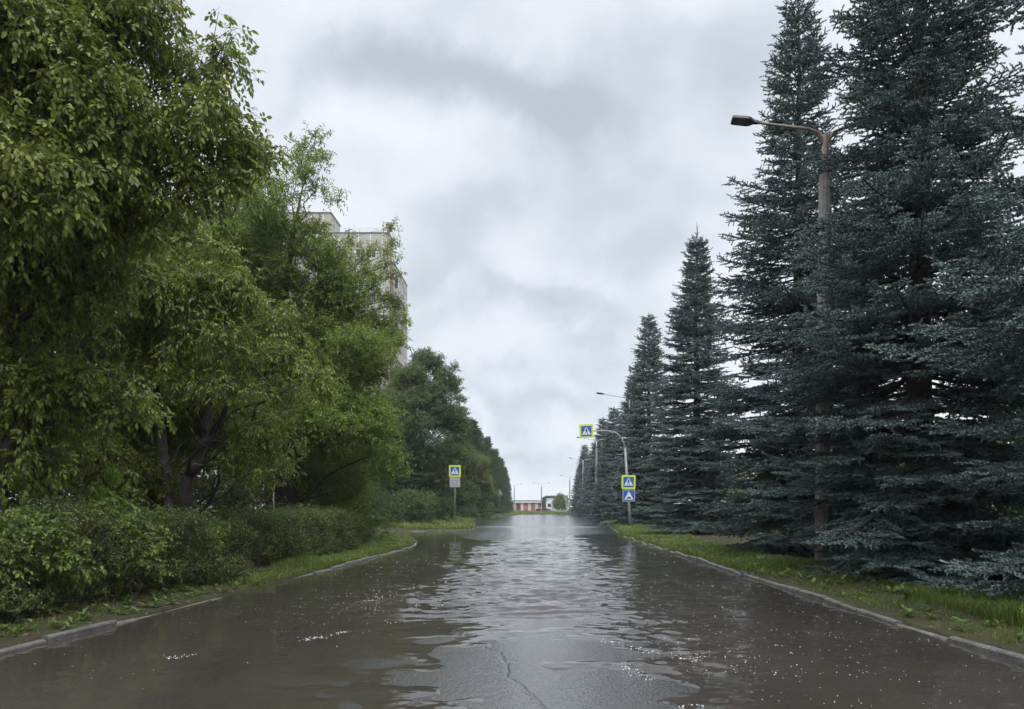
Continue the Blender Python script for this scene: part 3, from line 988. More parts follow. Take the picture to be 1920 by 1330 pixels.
def build_weeds():
    rg = np.random.default_rng(55)
    B, D, N, L = [], [], [], []

    def patch(n, fx, y0, y1, l0, l1):
        for i in range(n):
            y = rg.uniform(y0, y1)
            x = fx(y)
            z = float(zground(np.array([x]), np.array([y]))[0])
            k = int(rg.integers(5, 11))
            hh = rg.uniform(.01, .10)
            for j in range(k):
                a = j * 2.4 + rg.uniform(0, 1)
                el = rg.uniform(.2, .9)
                d = np.array([math.cos(a) * math.cos(el), math.sin(a) * math.cos(el), math.sin(el)])
                B.append([x, y, z + hh * rg.uniform(0, 1)])
                D.append(d)
                N.append([-d[0] * .5, -d[1] * .5, 1])
                L.append(rg.uniform(l0, l1))
    patch(150, lambda y: float(xr(y)) + rg.uniform(.3, 2.4), 5.2, 15, .06, .16)
    patch(60, lambda y: float(xr(y)) + rg.uniform(.3, 2.0), 15, 30, .08, .18)
    patch(160, lambda y: float(xl(y)) - rg.uniform(.2, 1.4), 5, 14, .05, .13)
    patch(90, lambda y: float(xl(y)) - rg.uniform(.2, 1.2), 14, 26, .06, .14)
    B, D, N, L = map(np.array, (B, D, N, L))
    V, Fa = leaf_faces(B, unit(D), N, L, L * .42, True)
    tag(obj('weeds', np_mesh('weeds', V, Fa, M['weed_leaf'])), 'broad-leaved weeds scattered in the verge grass', 'weeds', kind='stuff')
    # dead leaves and needles lying on the bare soil
    n = 2600
    y = 5 + 20 * rg.uniform(0, 1, n) ** 1.4
    sd = rg.uniform(0, 1, n) < .5
    x = np.where(sd, xr(y) + rg.uniform(.12, 2.8, n), xl(y) - rg.uniform(.12, 1.6, n))
    P = np.stack([x, y, zground(x, y) + .006], -1)
    a = rg.uniform(0, 6.28, n)
    d = np.stack([np.cos(a), np.sin(a), rg.normal(.05, .15, n)], -1)
    L = rg.uniform(.025, .07, n)
    V, Fa = leaf_faces(P, unit(d), unit(np.array([0, 0, 1.]) + rg.normal(0, .25, (n, 3))), L, L * rg.uniform(.3, .6, n), True)
    tag(obj('leaf_litter', np_mesh('leaf_litter', V, Fa, M['dead_leaf'])), 'brown dead leaves lying on the bare verge soil', 'leaves', kind='stuff')


build_weeds()

# ------------------------------------------------------------------ hedges and undergrowth
def hedge_mesh(boxes, leaf, dens, LW, seed, leaves=9, twig=(.12, .3), rag=.10, upd=.6):
    """boxes: (x0,x1,y0,y1,z0,z1) volumes of clipped twiggy growth"""
    rg = np.random.default_rng(seed)
    S, D = [], []
    for (x0, x1, y0, y1, z0, z1) in boxes:
        dx, dy, dz = x1 - x0, y1 - y0, z1 - z0
        n = int(dens * (dx * dy + 2 * dx * dz + 2 * dy * dz))
        f = rg.uniform(-1, 1, (n, 3))
        k = rg.integers(0, 3, n)
        w = np.array([dy * dz, dx * dz, dx * dy * .8])
        k = rg.choice(3, n, p=w / w.sum())
        f[np.arange(n), k] = np.sign(rg.uniform(-1, 1, n)) * (1 - .45 * rg.uniform(0, 1, n) ** 1.6)
        f = f / np.maximum(1, (np.abs(f) ** 4).sum(1) ** .25)[:, None]
        p = np.array([x0 + x1, y0 + y1, z0 + z1]) / 2 + f * np.array([dx, dy, dz]) / 2
        p += rag * np.stack([lumps(p[:, 1], p[:, 2] * 2, 2.0), lumps(p[:, 0], p[:, 2], 2.2), lumps(p[:, 0], p[:, 1], 2.4)], -1)
        q = unit(f * np.array([1, .6, 1]))
        S.append(p)
        D.append(unit(q * .6 + rg.normal(0, .5, (n, 3)) + np.array([0, 0, upd])))
    S, D = np.concatenate(S), np.concatenate(D)
    S[:, 2] = np.maximum(S[:, 2], .12)
    n = len(S)
    ln = rg.uniform(*twig, n)
    V1, F1 = stick_faces(S - D * (ln * .7)[:, None], S + D * ln[:, None], np.full(n, .0035))
    tt = (np.arange(leaves) + .5)[None] / leaves + rg.normal(0, .04, (n, leaves))
    P = S[:, None] + D[:, None] * (ln[:, None] * tt)[..., None]
    az = rg.uniform(0, 6.28, (n, 1)) + np.arange(leaves)[None] * 2.4
    u = unit(np.cross(D, np.array([.21, .33, .92])))
    v = np.cross(D, u)
    out = np.cos(az)[..., None] * u[:, None] + np.sin(az)[..., None] * v[:, None]
    ld = unit(D[:, None] * .5 + out * .8 + rg.normal(0, .2, (n, leaves, 3))).reshape(-1, 3)
    P = P.reshape(-1, 3)
    m = len(P)
    L = LW[0] * rg.uniform(.6, 1.25, m)
    V2, F2 = leaf_faces(P, ld, unit(np.array([0, 0, 1.]) + rg.normal(0, .5, (m, 3))), L, L * LW[1] / LW[0])
    return np_mesh('foliage', np.concatenate([V1, V2]), np.concatenate([F1, F2 + len(V1)]), [M[leaf], M['twig_wood']], np.concatenate([np.ones(len(F1)), np.zeros(len(F2))]))


def hedge(name, loc, boxes, stems, leaf, dens, LW, seed, label, cat='hedge', **kw):
    r = empty(name, loc)
    tag(r, label, cat)
    obj('foliage', hedge_mesh(boxes, leaf, dens, LW, seed, **kw), r)
    rg = random.Random(seed)
    for i in range(stems):
        b = boxes[i % len(boxes)]
        x, y = rg.uniform(b[0] + .2, b[1] - .2), rg.uniform(b[2], b[3])
        mb = MB()
        a = rg.uniform(0, 6.28)
        mb.tube([(x, y, -.02), (x + .12 * math.cos(a), y + .12 * math.sin(a), b[5] * .4), (x + .3 * math.cos(a), y + .3 * math.sin(a), b[5] * .9)], [.017, .012, .004], 5)
        mb.build('stem', M['bark'], r)
    return r


hedge('hedge', (-6.3, 11, .1), [(-.75, 1.0, -.6, 3.1, .06, .98), (-.75, .72, -3.2, -.3, .06, 1.0), (-.6, .5, -7, -2.9, .05, 1.0)], 30, 'hedge_leaf', 210, (.042, .024), 41,
      'long overgrown small-leaved hedge nearest the camera on the left verge', leaves=10, rag=.17)
hedge('hedge', (-6.2, 20, .1), [(-.8, .85, -4.6, 4.9, .04, 1.05)], 26, 'hedge_leaf', 140, (.05, .028), 42,
      'dark clipped hedge further along, between the overgrown hedge and side road', leaves=10, rag=.07)
# broad-leaved saplings over the near hedge: each a plant of its own
saps = [(-6.1, 9.0, 1.25, .62, 'sapling with broad leaves, nearest, rising over the near end of the overgrown hedge'),
        (-6.5, 10.4, 1.4, .66, 'broad-leaved sapling over the middle of the overgrown hedge, left of the lime shoot'),
        (-6.3, 12.0, 1.38, .62, 'yellow-green broad-leaved sapling on the hedge top, below the forked trunk'),
        (-6.0, 13.2, 1.22, .42, 'small broad-leaved sapling at the far end of the overgrown hedge'),
        (-6.9, 11.2, 1.5, .7, 'bushy broad-leaved sapling just behind the overgrown hedge'),
        (-5.75, 8.5, .95, .42, 'low broad-leaved sapling spilling over the front of the near hedge, close to the kerb'),
        (-5.55, 10.1, 1.05, .36, 'pale sapling sprig poking through the front face of the overgrown hedge'),
        (-5.7, 12.5, 1.2, .36, 'sapling sprig standing on the far front shoulder of the overgrown hedge'),
        (-7.0, 8.2, 1.5, .8, 'bushy sapling at the left edge of the photo behind the hedge')]
for i, (x, y, h, r_, lab) in enumerate(saps):
    rg = np.random.default_rng(300 + i)
    cl = []
    for k in range(7):
        a, q = rg.uniform(0, 6.28), r_ * math.sqrt(rg.uniform(0, .8))
        s = r_ * rg.uniform(.3, .5)
        cl.append(((math.cos(a) * q, math.sin(a) * q * 1.3, h - .25 - rg.uniform(0, .45)), (s, s, s * .6)))
    tree_from('maple_sapling', (x, y, .12), cl, [(.1, .1, h * .8, .02), (-.15, .2, h * .75, .016)], 'sapling_leaf', 32, (.062, .036), 300 + i, lab, 'sapling', 'broad-leaved saplings in the overgrown hedge',
              twig=(.12, .32), leaves=4, up=.7, droop=.35, fine=True, pinnate=True, inner=.4)
# bright ash shoot
sh = empty('ash_shoot', (-6.35, 11.05, .12))
tag(sh, 'bright lime green shoot with paired leaflets standing above the hedge', 'plant')
mb = MB()
mb.tube([(0, 0, 0), (.03, 0, .9), (.02, .02, 1.62)], [.014, .010, .004], 6)
V, D, N, L = [], [], [], []
rg = random.Random(8)
for k in range(9):
    a, el = k * 2.4, R(20 + 8 * k)
    z = 1.22 + .045 * k
    d = Vector((math.cos(a) * math.cos(el), math.sin(a) * math.cos(el), math.sin(el)))
    ln = .34 - .018 * k
    p0 = Vector((.02, .01, z))
    mb.tube([p0, p0 + d * ln], [.004, .002], 4)
    sd = d.cross(Vector((0, 0, 1))).normalized()
    for j in range(4):
        for s in (1, -1):
            V.append(p0 + d * ln * (.3 + .2 * j)), D.append((d * .55 + sd * s * .85).normalized()), N.append(sd.cross(d).normalized()), L.append(.105)
    V.append(p0 + d * ln), D.append(d), N.append(sd.cross(d)), L.append(.12)
mb.build('stem', M['twig_wood'], sh)
VV, FF = leaf_faces(np.array(V), np.array(D), np.array(N), np.array(L), np.array(L) * .42, True)
obj('leaves', np_mesh('leaves', VV, FF, M['lime_leaf']), sh)
# round shrub at the end of the clipped hedge
cl = rand_clumps(14, 1.9, 1.5, .3, 77, (.35, .5))
tree_from('round_shrub', (-6.6, 27.6, .12), cl, [(.1, 0, 1.2, .03), (-.3, .1, 1.1, .03), (.4, .2, 1.1, .03)], 'dark_leaf', 26, (.07, .035), 77, 'round dark shrub at the far end of the clipped hedge', 'shrub', twig=(.15, .4), leaves=9, up=.5, droop=.15)
shr = [(-9.2, 17.5, 1.9, 1.5, 'shaded undergrowth shrub behind the join of the two left hedges'), (-8.6, 32, 2.1, 1.8, 'dark undergrowth shrub at the mouth of the side road'),
       (-9.4, 13.2, 1.7, 1.5, 'shaded undergrowth shrub below the forked maple'), (-8.4, 50, 2.4, 2.0, 'dark shrub low behind the left crossing sign'), (-9.6, 22, 2.0, 1.9, 'shaded undergrowth shrub at the foot of the willow'),
       (-10.5, 10, 2.2, 1.9, 'dark undergrowth shrub deep behind the overgrown hedge'), (-9.5, 64, 2.4, 2.0, 'low shrub left of the triangular sign, past the bay'), (-9.4, 90, 2.6, 2.0, 'low shrub at the foot of the dark larches')]
shr += [(12.5, 22, 3.3, 2.9, 'dark bush glimpsed under the boughs behind the tall lamp post'), (12.0, 29, 3.6, 3.0, 'dark bush glimpsed between the slender spruce and the spiky one'), (13, 37, 3.6, 3.2, 'dark bush glimpsed behind the spiky-leader spruce'),
        (12.5, 15.5, 3.6, 3.0, 'dark bush glimpsed low behind the broad tall spruce'), (13, 46, 3.6, 3.2, 'dark bush glimpsed low left of the spiky-leader spruce'), (12.5, 9.5, 3.4, 2.9, 'dark bush low behind the nearest spruce')]
sm = crown_mesh('foliage', rand_clumps(16, 1.0, .8, .12, 88, (.3, .45)), M['dark_leaf'], M['twig_wood'], 75, (.05, .026), 88, twig=(.08, .22), leaves=9, up=.4, droop=.2)
for i, (x, y, h, r_, lab) in enumerate(shr):
    o = obj('undergrowth_shrub', sm)
    o.location, o.scale, o.rotation_euler = (x, y, .1), (r_ * 1.2, r_ * 1.2, h), (0, 0, i * 1.1)
    tag(o, lab, 'shrub', 'undergrowth shrubs on the left' if x < 0 else 'bushes behind the spruces')

# ------------------------------------------------------------------ spruces
def spruce_meshes(h, r0, seed, K=15, seg=.13, needle=.038, width=.019, lat_sp=.085, whorl=.60, needle_mat='spruce_needle', power=.8, gap=.08, spread=1.0, prof_r=None, bare=.5):
    rg = np.random.default_rng(seed)
    wood = MB()
    n = 12
    wood.tube([(rg.normal(0, .02), rg.normal(0, .02), h * i / n - .1) for i in range(n + 1)], [(.016 * h) * (1 - i / n) ** .9 + .008 for i in range(n + 1)], 8)
    A, B, T, SZ = [], [], [], []       # needle-clad segments: start, end, tip-ness, size
    z = .22
    up = np.array([0, 0, 1.])
    while z < h - bare:
        t = z / h
        Rz = (np.interp(t, prof_r[0], prof_r[1]) if prof_r else r0 * (1 - t) ** power) * (.92 + .08 * math.sin(z * 2.1)) + .06
        nb = int(rg.integers(9, 12)) if t < .85 else 7
        a0 = rg.uniform(0, 6.28)
        for b in range(nb):
            if rg.uniform() < gap:
                continue
            az = a0 + b * 2 * math.pi / nb + rg.normal(0, .18)
            L = Rz * (rg.uniform(.62, 1.12) if rg.uniform() > .12 else rg.uniform(1.05, 1.18))
            el = np.interp(t, [0, .25, .6, .9, 1], [R(-8), R(-2), R(12), R(32), R(50)]) + rg.normal(0, .08)
            zz = z + rg.normal(0, .07)
            hd = np.array([math.cos(az), math.sin(az), 0])
            ns = max(4, int(L / .22))
            s = np.linspace(0, 1, ns + 1)
            # sags outward, the tip turns up
            prof = math.tan(el) * s * L + L * (-.32 * s ** 1.4 + .24 * s ** 3.0) * (1 - t * .6)
            pts = hd[None] * (s * L)[:, None] + up[None] * (zz + prof)[:, None]
            lat0 = np.cross(hd, up)
            pts += lat0[None] * (rg.normal(0, .05) * L * s ** 2)[:, None]
            wood.tube([tuple(p) for p in pts], [.006 + .011 * L * (1 - q) for q in s], 4, caps=False)

            def along(q):
                f = q * ns
                i = min(int(f), ns - 1)
                return pts[i] + (pts[i + 1] - pts[i]) * (f - i), unit(pts[i + 1] - pts[i])
            # clad part of the branch itself
            q = .35
            while q < 1:
                q2 = min(1, q + seg / L)
                A.append(along(q)[0]), B.append(along(q2)[0]), T.append(.75 if q2 >= 1 else .15), SZ.append(1.1)
                q = q2 + 1e-4
            # laterals in a flat spray
            d = .14 * L + rg.uniform(0, .1)
            sgn = 1
            while d < L:
                p, dr = along(d / L)
                ll = (min(.95, .46 * (L - d) + .17) * rg.uniform(.7, 1.15)) * spread
                sgn = -sgn
                ang = rg.uniform(.75, 1.1)
                sd = unit(np.cross(dr, up)) * sgn
                v = unit(dr * math.cos(ang) + sd * math.sin(ang) + up * rg.normal(-.05, .09))
                nseg = max(1, int(round(ll / seg)))
                pp = p
                for k in range(nseg):
                    e = pp + v * (ll / nseg) + up * (-.010 + .022 * k / nseg)
                    A.append(pp), B.append(e), T.append(.7 if k == nseg - 1 else .1), SZ.append(1.0)
                    # twigs
                    for s2 in (1, -1):
                        if rg.uniform() < .82:
                            w = unit(v * .72 + np.cross(v, up) * s2 * .66 + up * rg.normal(.03, .12))
                            tl = seg * rg.uniform(.7, 1.25) * (1.15 - .4 * k / max(1, nseg))
                            A.append(e), B.append(e + w * tl), T.append(rg.uniform(.35, 1.0)), SZ.append(.9)
                    if rg.uniform() < .16:
                        w = unit(v * .6 - up * .8 + rg.normal(0, .2, 3))
                        A.append(e), B.append(e + w * seg * 1.1), T.append(.2), SZ.append(.9)
                    pp = e
                d += lat_sp * rg.uniform(.75, 1.25) * (.55 if L < .8 else 1)
        z += whorl * rg.uniform(.7, 1.3) * (1 - .5 * t) * (.68 if t < .3 else 1)
    # leader spike with a ring of short shoots
    for k in range(int((bare + .3) / .13)):
        A.append(np.array([0, 0, h - bare - .25 + k * .13])), B.append(np.array([0, 0, h - bare - .12 + k * .13])), T.append(.4), SZ.append(.8 - .4 * k / ((bare + .3) / .13))
    for zz, ll in ((h - bare * .55, .16), (h - bare, .28), (h - bare - .12, .34)):
        for k in range(5):
            a = k * 1.257 + zz * 7
            w = np.array([math.cos(a) * .62, math.sin(a) * .62, .78])
            A.append(np.array([0, 0, zz])), B.append(np.array([0, 0, zz]) + w * ll), T.append(.6), SZ.append(.8)
    print('SPRUCE segs', len(A))
    A, B, T, SZ = np.array(A), np.array(B), np.array(T), np.array(SZ)
    m = len(A)
    d = unit(B - A)
    ln = np.linalg.norm(B - A, axis=1)
    u = unit(np.cross(d, np.array([.31, .52, .79])))
    v = np.cross(d, u)
    k = np.arange(K)
    tt = (k[None] + rg.uniform(0, 1, (m, K))) / K
    az = k[None] * 2.4 + rg.uniform(0, 6.28, (m, 1)) + rg.normal(0, .3, (m, K))
    out = np.cos(az)[..., None] * u[:, None] + np.sin(az)[..., None] * v[:, None]
    p = A[:, None] + d[:, None] * (ln[:, None] * tt)[..., None]
    nl = needle * SZ[:, None] * rg.uniform(.8, 1.25, (m, K)) * (1 - .35 * tt ** 3)
    tip = p + (out * .80 + d[:, None] * .62 + up * .12) * nl[..., None]
    w = width * rg.uniform(.8, 1.3, (m, K))
    tw = d[:, None] * w[..., None] + np.cross(d[:, None], out) * (w * .5)[..., None]
    V = np.stack([p - tw, p + tw, tip], 2)
    Fa = np.arange(m * K * 3).reshape(-1, 3)
    tipv = np.repeat(T, K * 3)
    return wood, np_mesh('crown', V.reshape(-1, 3), Fa, M[needle_mat], attr={'tip': np.clip(tipv, 0, 1) * .6})


RIGHT = 'blue spruces along the right verge'


def spruce(meshes, loc, rz, sc, label, name='blue_spruce', group=RIGHT, cat='tree'):
    r = empty(name, loc, rz)
    r.scale = sc if hasattr(sc, '__len__') else (sc, sc, sc)
    tag(r, label, cat, group)
    w, c = meshes
    obj('trunk', w, r)
    obj('crown', c, r)
    return r


def finish(ms):
    w = ms[0].build('trunk', M['spruce_bark'], smooth=True)
    me = w.data
    bpy.data.objects.remove(w)
    return me, ms[1]


SP1 = finish(spruce_meshes(15.3, 3.0, 1, prof_r=([0, .2, .46, .55, .66, .75, .85, .95, 1], [3.0, 3.0, 2.6, 2.3, 1.45, 1.0, .75, .4, .12]), bare=.4))
SP2 = finish(spruce_meshes(17.0, 3.0, 2, prof_r=([0, .06, .14, .28, .36, .5, .62, .8, 1], [2.6, 3.2, 3.5, 3.3, 2.5, 2.0, 1.6, 1.0, .1])))
SP3 = finish(spruce_meshes(14.2, 3.0, 6, prof_r=([0, .15, .4, .6, .78, .88, .95, 1], [2.5, 2.55, 2.25, 1.5, .78, .42, .22, .1]), bare=1.0, whorl=.42))
SP4 = finish(spruce_meshes(10.5, 3.3, 5, prof_r=([0, .1, .30, .48, .54, .62, .67, .70, .73, .80, 1], [2.9, 3.2, 3.3, 3.1, 2.3, 1.8, 1.8, 2.8, 1.5, 1.1, .1]), gap=.14))
SPF = finish(spruce_meshes(14.0, 3.0, 3, K=9, seg=.2, needle=.075, width=.04, lat_sp=.15, whorl=.46))
SPL = finish(spruce_meshes(14.0, 3.0, 4, K=9, seg=.22, needle=.085, width=.045, lat_sp=.19, whorl=.36, needle_mat='larch_needle', power=.6, gap=.04))

spruce(SP4, (7.75, 8.6, .1), 1.9, 1.0, 'nearest blue spruce, its boughs reaching in from the right edge of the photo')
spruce(SP2, (7.3, 14.1, .1), .3, 1.0, 'broad tall blue spruce right of the tall lamp post, top cut off')
spruce(SP1, (7.25, 20.4, .1), 0.0, 1.0, 'tall slender blue spruce directly behind the tall lamp post')
spruce(SP3, (7.3, 33.6, .1), 2.2, 1.0, 'blue spruce with a spiky bare leader standing alone left of the tall lamp post')
spruce(SPF, (8.0, 52.4, .1), .7, (1.06, 1.06, 1.08), 'blue spruce with a bushy pointed tip behind the right crossing sign')
FARS = [(7.7, 58.5, .84, 'shorter spruce behind the crossing sign pole, left of the bushy-tipped one'), (7.8, 74, .82, 'spruce just left of the curved sign arm'),
        (7.7, 84, .60, 'short spruce in front of the lamp post with two curved arms'), (8.3, 119, .62, 'short spruce in front of the half hidden far lamp post'),
        (8.6, 95, .93, 'pointed spruce behind the overhanging crossing sign arm'), (9.0, 112, .8, 'spruce beside the second far lamp post'), (9.6, 131, .8, 'small far spruce near the lamp post with two thin arms'),
        (9.9, 150, 1.03, 'pointed far spruce directly below the overhanging crossing sign'), (10.5, 171, .86, 'far spruce by the road end, second from the light green bush'), (11.2, 192, .9, 'farthest spruce at the road end beside the light green bush')]
for i, (x, y, s, lab) in enumerate(FARS):
    spruce(SPF, (x, y, .1), i * 1.7, (s * 1.2, s * 1.2, s), lab)
LAR = [(-9.0, 104, 1.0, 'first and tallest of the dark conifers on the left'), (-9.3, 118, 1.0, 'second dark conifer of the left row, behind the triangular sign'), (-8.9, 133, 1.02, 'third dark conifer of the left row'),
       (-8.5, 152, .98, 'fourth dark conifer of the left row'), (-8.3, 172, .95, 'fifth dark conifer of the left row, by the road end'), (-8.4, 196, .9, 'sixth dark conifer of the left row, past the road end'), (-8.8, 226, .8, 'last dark conifer of the left row, next to the pink building')]
for i, (x, y, s, lab) in enumerate(LAR):
    spruce(SPL, (x, y, .2), i * 1.3, (s, s, s), lab, 'dark_conifer', 'dark conifers in a row on the left')

# ------------------------------------------------------------------ road signs
def tri_pts(w, h, z0):
    return [(-w / 2, z0), (w / 2, z0), (0, z0 + h)]


def rounded(x0, x1, z0, z1, r, n=4):
    out = []
    for cx, cz, a0 in ((x1 - r, z0 + r, -90), (x1 - r, z1 - r, 0), (x0 + r, z1 - r, 90), (x0 + r, z0 + r, 180)):
        for k in range(n + 1):
            a = R(a0 + 90 * k / n)
            out.append((cx + r * math.cos(a), cz + r * math.sin(a)))
    return out


def crossing_sign(parent, cx, cy, cz, flip=False, back=True, roll=0.0):
    """yellow board, blue square, white triangle, walking figure on zebra stripes; faces -Y"""
    h = empty('crossing_sign', (cx, cy, cz))
    h.parent = parent
    h.rotation_euler = (0, roll, 0)
    mb = MB()
    mb.prism(rounded(-.46, .46, -.46, .46, .05), -.012, .012)
    mb.build('yellow_board', M['yellow'], h)
    mb = MB()
    mb.prism(rounded(-.345, .345, -.345, .345, .02), -.016, -.0125)
    mb.build('blue_face', M['blue'], h)
    mb = MB()
    mb.prism(tri_pts(.60, .54, -.24), -.020, -.0165)
    mb.build('white_triangle', M['white'], h)
    s = -1 if flip else 1
    g = MB()
    ring = [(s * .01 + .032 * math.cos(k * .628), .175 + .036 * math.sin(k * .628)) for k in range(10)]
    g.prism(ring, -.023, -.0205)
    g.prism([(s * x, z) for x, z in [(-.03, .13), (.035, .13), (.05, .02), (.03, -.03), (-.03, -.03), (-.04, .04)]][::1], -.0232, -.0205)
    g.prism([(s * x, z) for x, z in [(.0, -.02), (.035, -.02), (.085, -.12), (.10, -.20), (.065, -.20), (.045, -.12)]], -.0234, -.0205)
    g.prism([(s * x, z) for x, z in [(-.035, -.02), (.005, -.02), (-.03, -.12), (-.10, -.20), (-.14, -.20), (-.07, -.11)]], -.0236, -.0205)
    g.prism([(s * x, z) for x, z in [(.03, .12), (.05, .115), (.09, .04), (.115, .0), (.095, -.012), (.065, .03)]], -.0238, -.0205)
    g.prism([(s * x, z) for x, z in [(-.03, .12), (-.05, .11), (-.095, .03), (-.085, -.01), (-.06, .0), (-.065, .035), (-.025, .08)]], -.0240, -.0205)
    for k in range(4):
        x = -.21 + k * .12
        g.prism([(x, -.232), (x + .05, -.232), (x + .055, -.206), (x + .01, -.206)], -.0242, -.0205)
    g.build('walking_figure', M['black'], h)
    b = MB()
    b.box(-.40, .40, .013, .03, .12, .16)
    b.box(-.40, .40, .013, .03, -.16, -.12)
    b.build('bracket', M['steel'], h)
    return h


# left crossing sign
p = at(853, 983, 58)
r = empty('crossing_sign_post', (p[0], p[1], .12))
tag(r, 'crossing sign on a slim grey post on the left grass, with a grey plate below', 'road sign')
zc = 4.29 - .12
mb = MB()
mb.tube([(0, .05, -.3), (0, .05, zc + .45)], [.033, .033], 10)
mb.build('pole', M['sign_pole'], r, smooth=True)
crossing_sign(r, 0, 0, zc, flip=True)
mb = MB()
mb.prism(rounded(-.41, .41, zc - 1.27, zc - .50, .03), -.006, .006)
mb.build('plate_back', M['sign_back'], r)
mb = MB()
mb.box(-.41, .41, -.02, -.0065, zc - .75, zc - .72)
mb.box(-.41, .41, -.02, -.0065, zc - 1.06, zc - 1.03)
mb.build('stiffener', M['steel'], r)

# triangular sign seen from the back
r = empty('triangular_sign_post', (-6.7, 135, .15))
tag(r, 'back of a grey triangular warning sign on a thin post', 'road sign')
mb = MB()
mb.tube([(0, -.05, -.3), (0, -.05, 4.7)], .045, 8)
mb.build('pole', M['sign_pole'], r, smooth=True)
mb = MB()
mb.prism([(-.50, 3.72), (.50, 3.72), (.57, 3.80), (.05, 4.78), (-.05, 4.78), (-.57, 3.80)], 0, .02)
mb.build('sign_plate', M['sign_back'], r)

# right: post with bent arm carrying two crossing signs and a hump sign
bx, by = (1182 - VX) / F * 49, 49.0
r = empty('sign_gantry_post', (bx, by, .1))
tag(r, 'grey post with a curved overhead arm carrying two crossing signs and a speed hump sign', 'road sign')


def loc(px, py, Y=49.0):
    q = at(px, py, Y)
    return (q[0] - bx, q[1] - by, q[2] - .1)


mb = MB()
p0, p1, p2 = (0, 0, -.3), loc(1176, 905), loc(1172, 840)
mb.tube([p0, (p1[0] * .5, 0, 1.6), p1, p2], [.10, .095, .085, .075], 12)
mb.build('pole', M['sign_pole'], r, smooth=True)
mb = MB()
arc = [loc(1172, 842), loc(1170, 832), loc(1165, 822), loc(1157, 813), loc(1146, 808.5), loc(1130, 808), loc(1100, 808.5)]
mb.tube(arc, .042, 10)
mb.build('arm', M['sign_pole'], r, smooth=True)
q = loc(1099.3, 809)
crossing_sign(r, q[0], -.07, q[2], roll=R(-2.2))
q = loc(1178, 904.3)
crossing_sign(r, q[0], -.14, q[2], roll=R(1.0))
q = loc(1178.6, 929.5)
hs = empty('hump_sign', (q[0], -.14, q[2]))
hs.parent = r
mb = MB()
mb.prism(rounded(-.40, .40, -.385, .385, .03), -.012, .012)
mb.build('white_edge', M['white'], hs)
mb = MB()
mb.prism(rounded(-.375, .375, -.36, .36, .025), -.016, -.0125)
mb.build('blue_face', M['blue'], hs)
mb = MB()
mb.prism(tri_pts(.62, .56, -.27), -.020, -.0165)
mb.build('white_triangle', M['white'], hs)
mb = MB()
mb.prism([(-.19, -.20), (.19, -.20), (.19, -.17), (.13, -.165), (.08, -.10), (0, -.075), (-.08, -.10), (-.13, -.165), (-.19, -.17)], -.023, -.0205)
mb.build('hump_symbol', M['black'], hs)
for z in (-.2, .2, .95, 1.15):
    mb = MB()
    mb.box(q[0] - .06, q[0] + .06, -.127, -.05, q[2] + z - .02, q[2] + z + .02)
    mb.build('clamp', M['steel'], r)

# ------------------------------------------------------------------ street lamps
def lamp_head(parent, x, z, s, tilt):
    h = empty('lamp_head', (x, 0, z))
    h.parent = parent
    h.rotation_euler = (R(-10), tilt, 0)
    o = MB()
    pts = [(0, -.035), (s * .10, -.045), (s * .16, -.10), (s * .22, -.125), (s * .53, -.115), (s * .56, -.09), (s * .56, .09), (s * .53, .115), (s * .22, .125), (s * .16, .10), (s * .10, .045), (0, .035)]
    o.add([(p[0], p[1], -.03) for p in pts] + [(p[0], p[1], .035) for p in pts],
          [tuple(range(11, -1, -1)), tuple(range(12, 24))] + [(k, (k + 1) % 12, (k + 1) % 12 + 12, k + 12) for k in range(12)])
    o.build('housing', M['lamp_black'], h, bevel=.008)
    o = MB()
    xs = sorted((s * .24, s * .53))
    o.box(xs[0], xs[1], -.09, .09, -.036, -.0305)
    o.build('lens', M['lamp_lens'], h)
    return h


def street_lamp(name, locn, label, H=9.05, arm=1.45, two=True, rise=.19, rz=0.0, w=.13, steel='rusty_steel', group='street lamps along the road'):
    r = empty(name, locn, rz)
    tag(r, label, 'street lamp', group)
    zc = H - .95
    o = MB()
    n = 10
    rings = 6
    pts = [(0.0, 0, -.4 + (zc + .4) * i / rings) for i in range(rings + 1)]
    o.tube(pts, [w * 1.15 - w * .15 * i / rings for i in range(rings + 1)], n)
    o.build('concrete_pole', M['concrete'], r, smooth=False)
    o = MB()
    o.tube([(0, 0, zc - .05), (0, 0, zc + .25), (0, 0, H - .12)], [w * .78, w * .62, w * .55], 10)
    o.build('steel_top', M[steel], r, smooth=True)
    for s in ((-1, 1) if two else (-1,)):
        o = MB()
        o.tube([(s * .02, 0, H - .42), (s * .07, 0, H - .22), (s * .16, 0, H - .06), (s * .34, 0, H + .02), (s * arm, 0, H + rise)], [.034, .034, .034, .032, .026], 8)
        o.build('arm', M[steel], r, smooth=True)
        o = lamp_head(r, s * (arm - .06), H + rise, s * 1.0, -s * .12)
    return r


q = at(1541, 700, 15.5)
L0 = street_lamp('street_lamp', (q[0], 15.5, .05), 'tall concrete lamp post among the near spruces with a black lamp head over the road', H=9.2)
L0.rotation_euler = (0, R(.5), R(-4))
LP = [(6.75, 53.2, 'concrete lamp post right behind the post with three blue signs', 9.2, 0), (7.35, 90, 'lamp post with two thin curved arms just below the overhead crossing sign', 9.6, 0), (8.0, 126, 'lamp post half hidden in far spruces, one arm showing', 9.6, 0),
      (8.4, 184, 'farthest lamp post on the right, by the farthest spruces', 9.0, 0), (1.5, 206, 'lamp post in the middle of the far grass, in front of the pink building', 8.0, 0), (-6.4, 218, 'lamp post behind the last dark conifers on the left', 8.0, 0)]
for x, y, lab, H, rz in LP:
    street_lamp('street_lamp', (x, y, .1 if y < 180 else .35), lab, H=H, arm=1.9, rise=.28, w=.14, steel='steel')

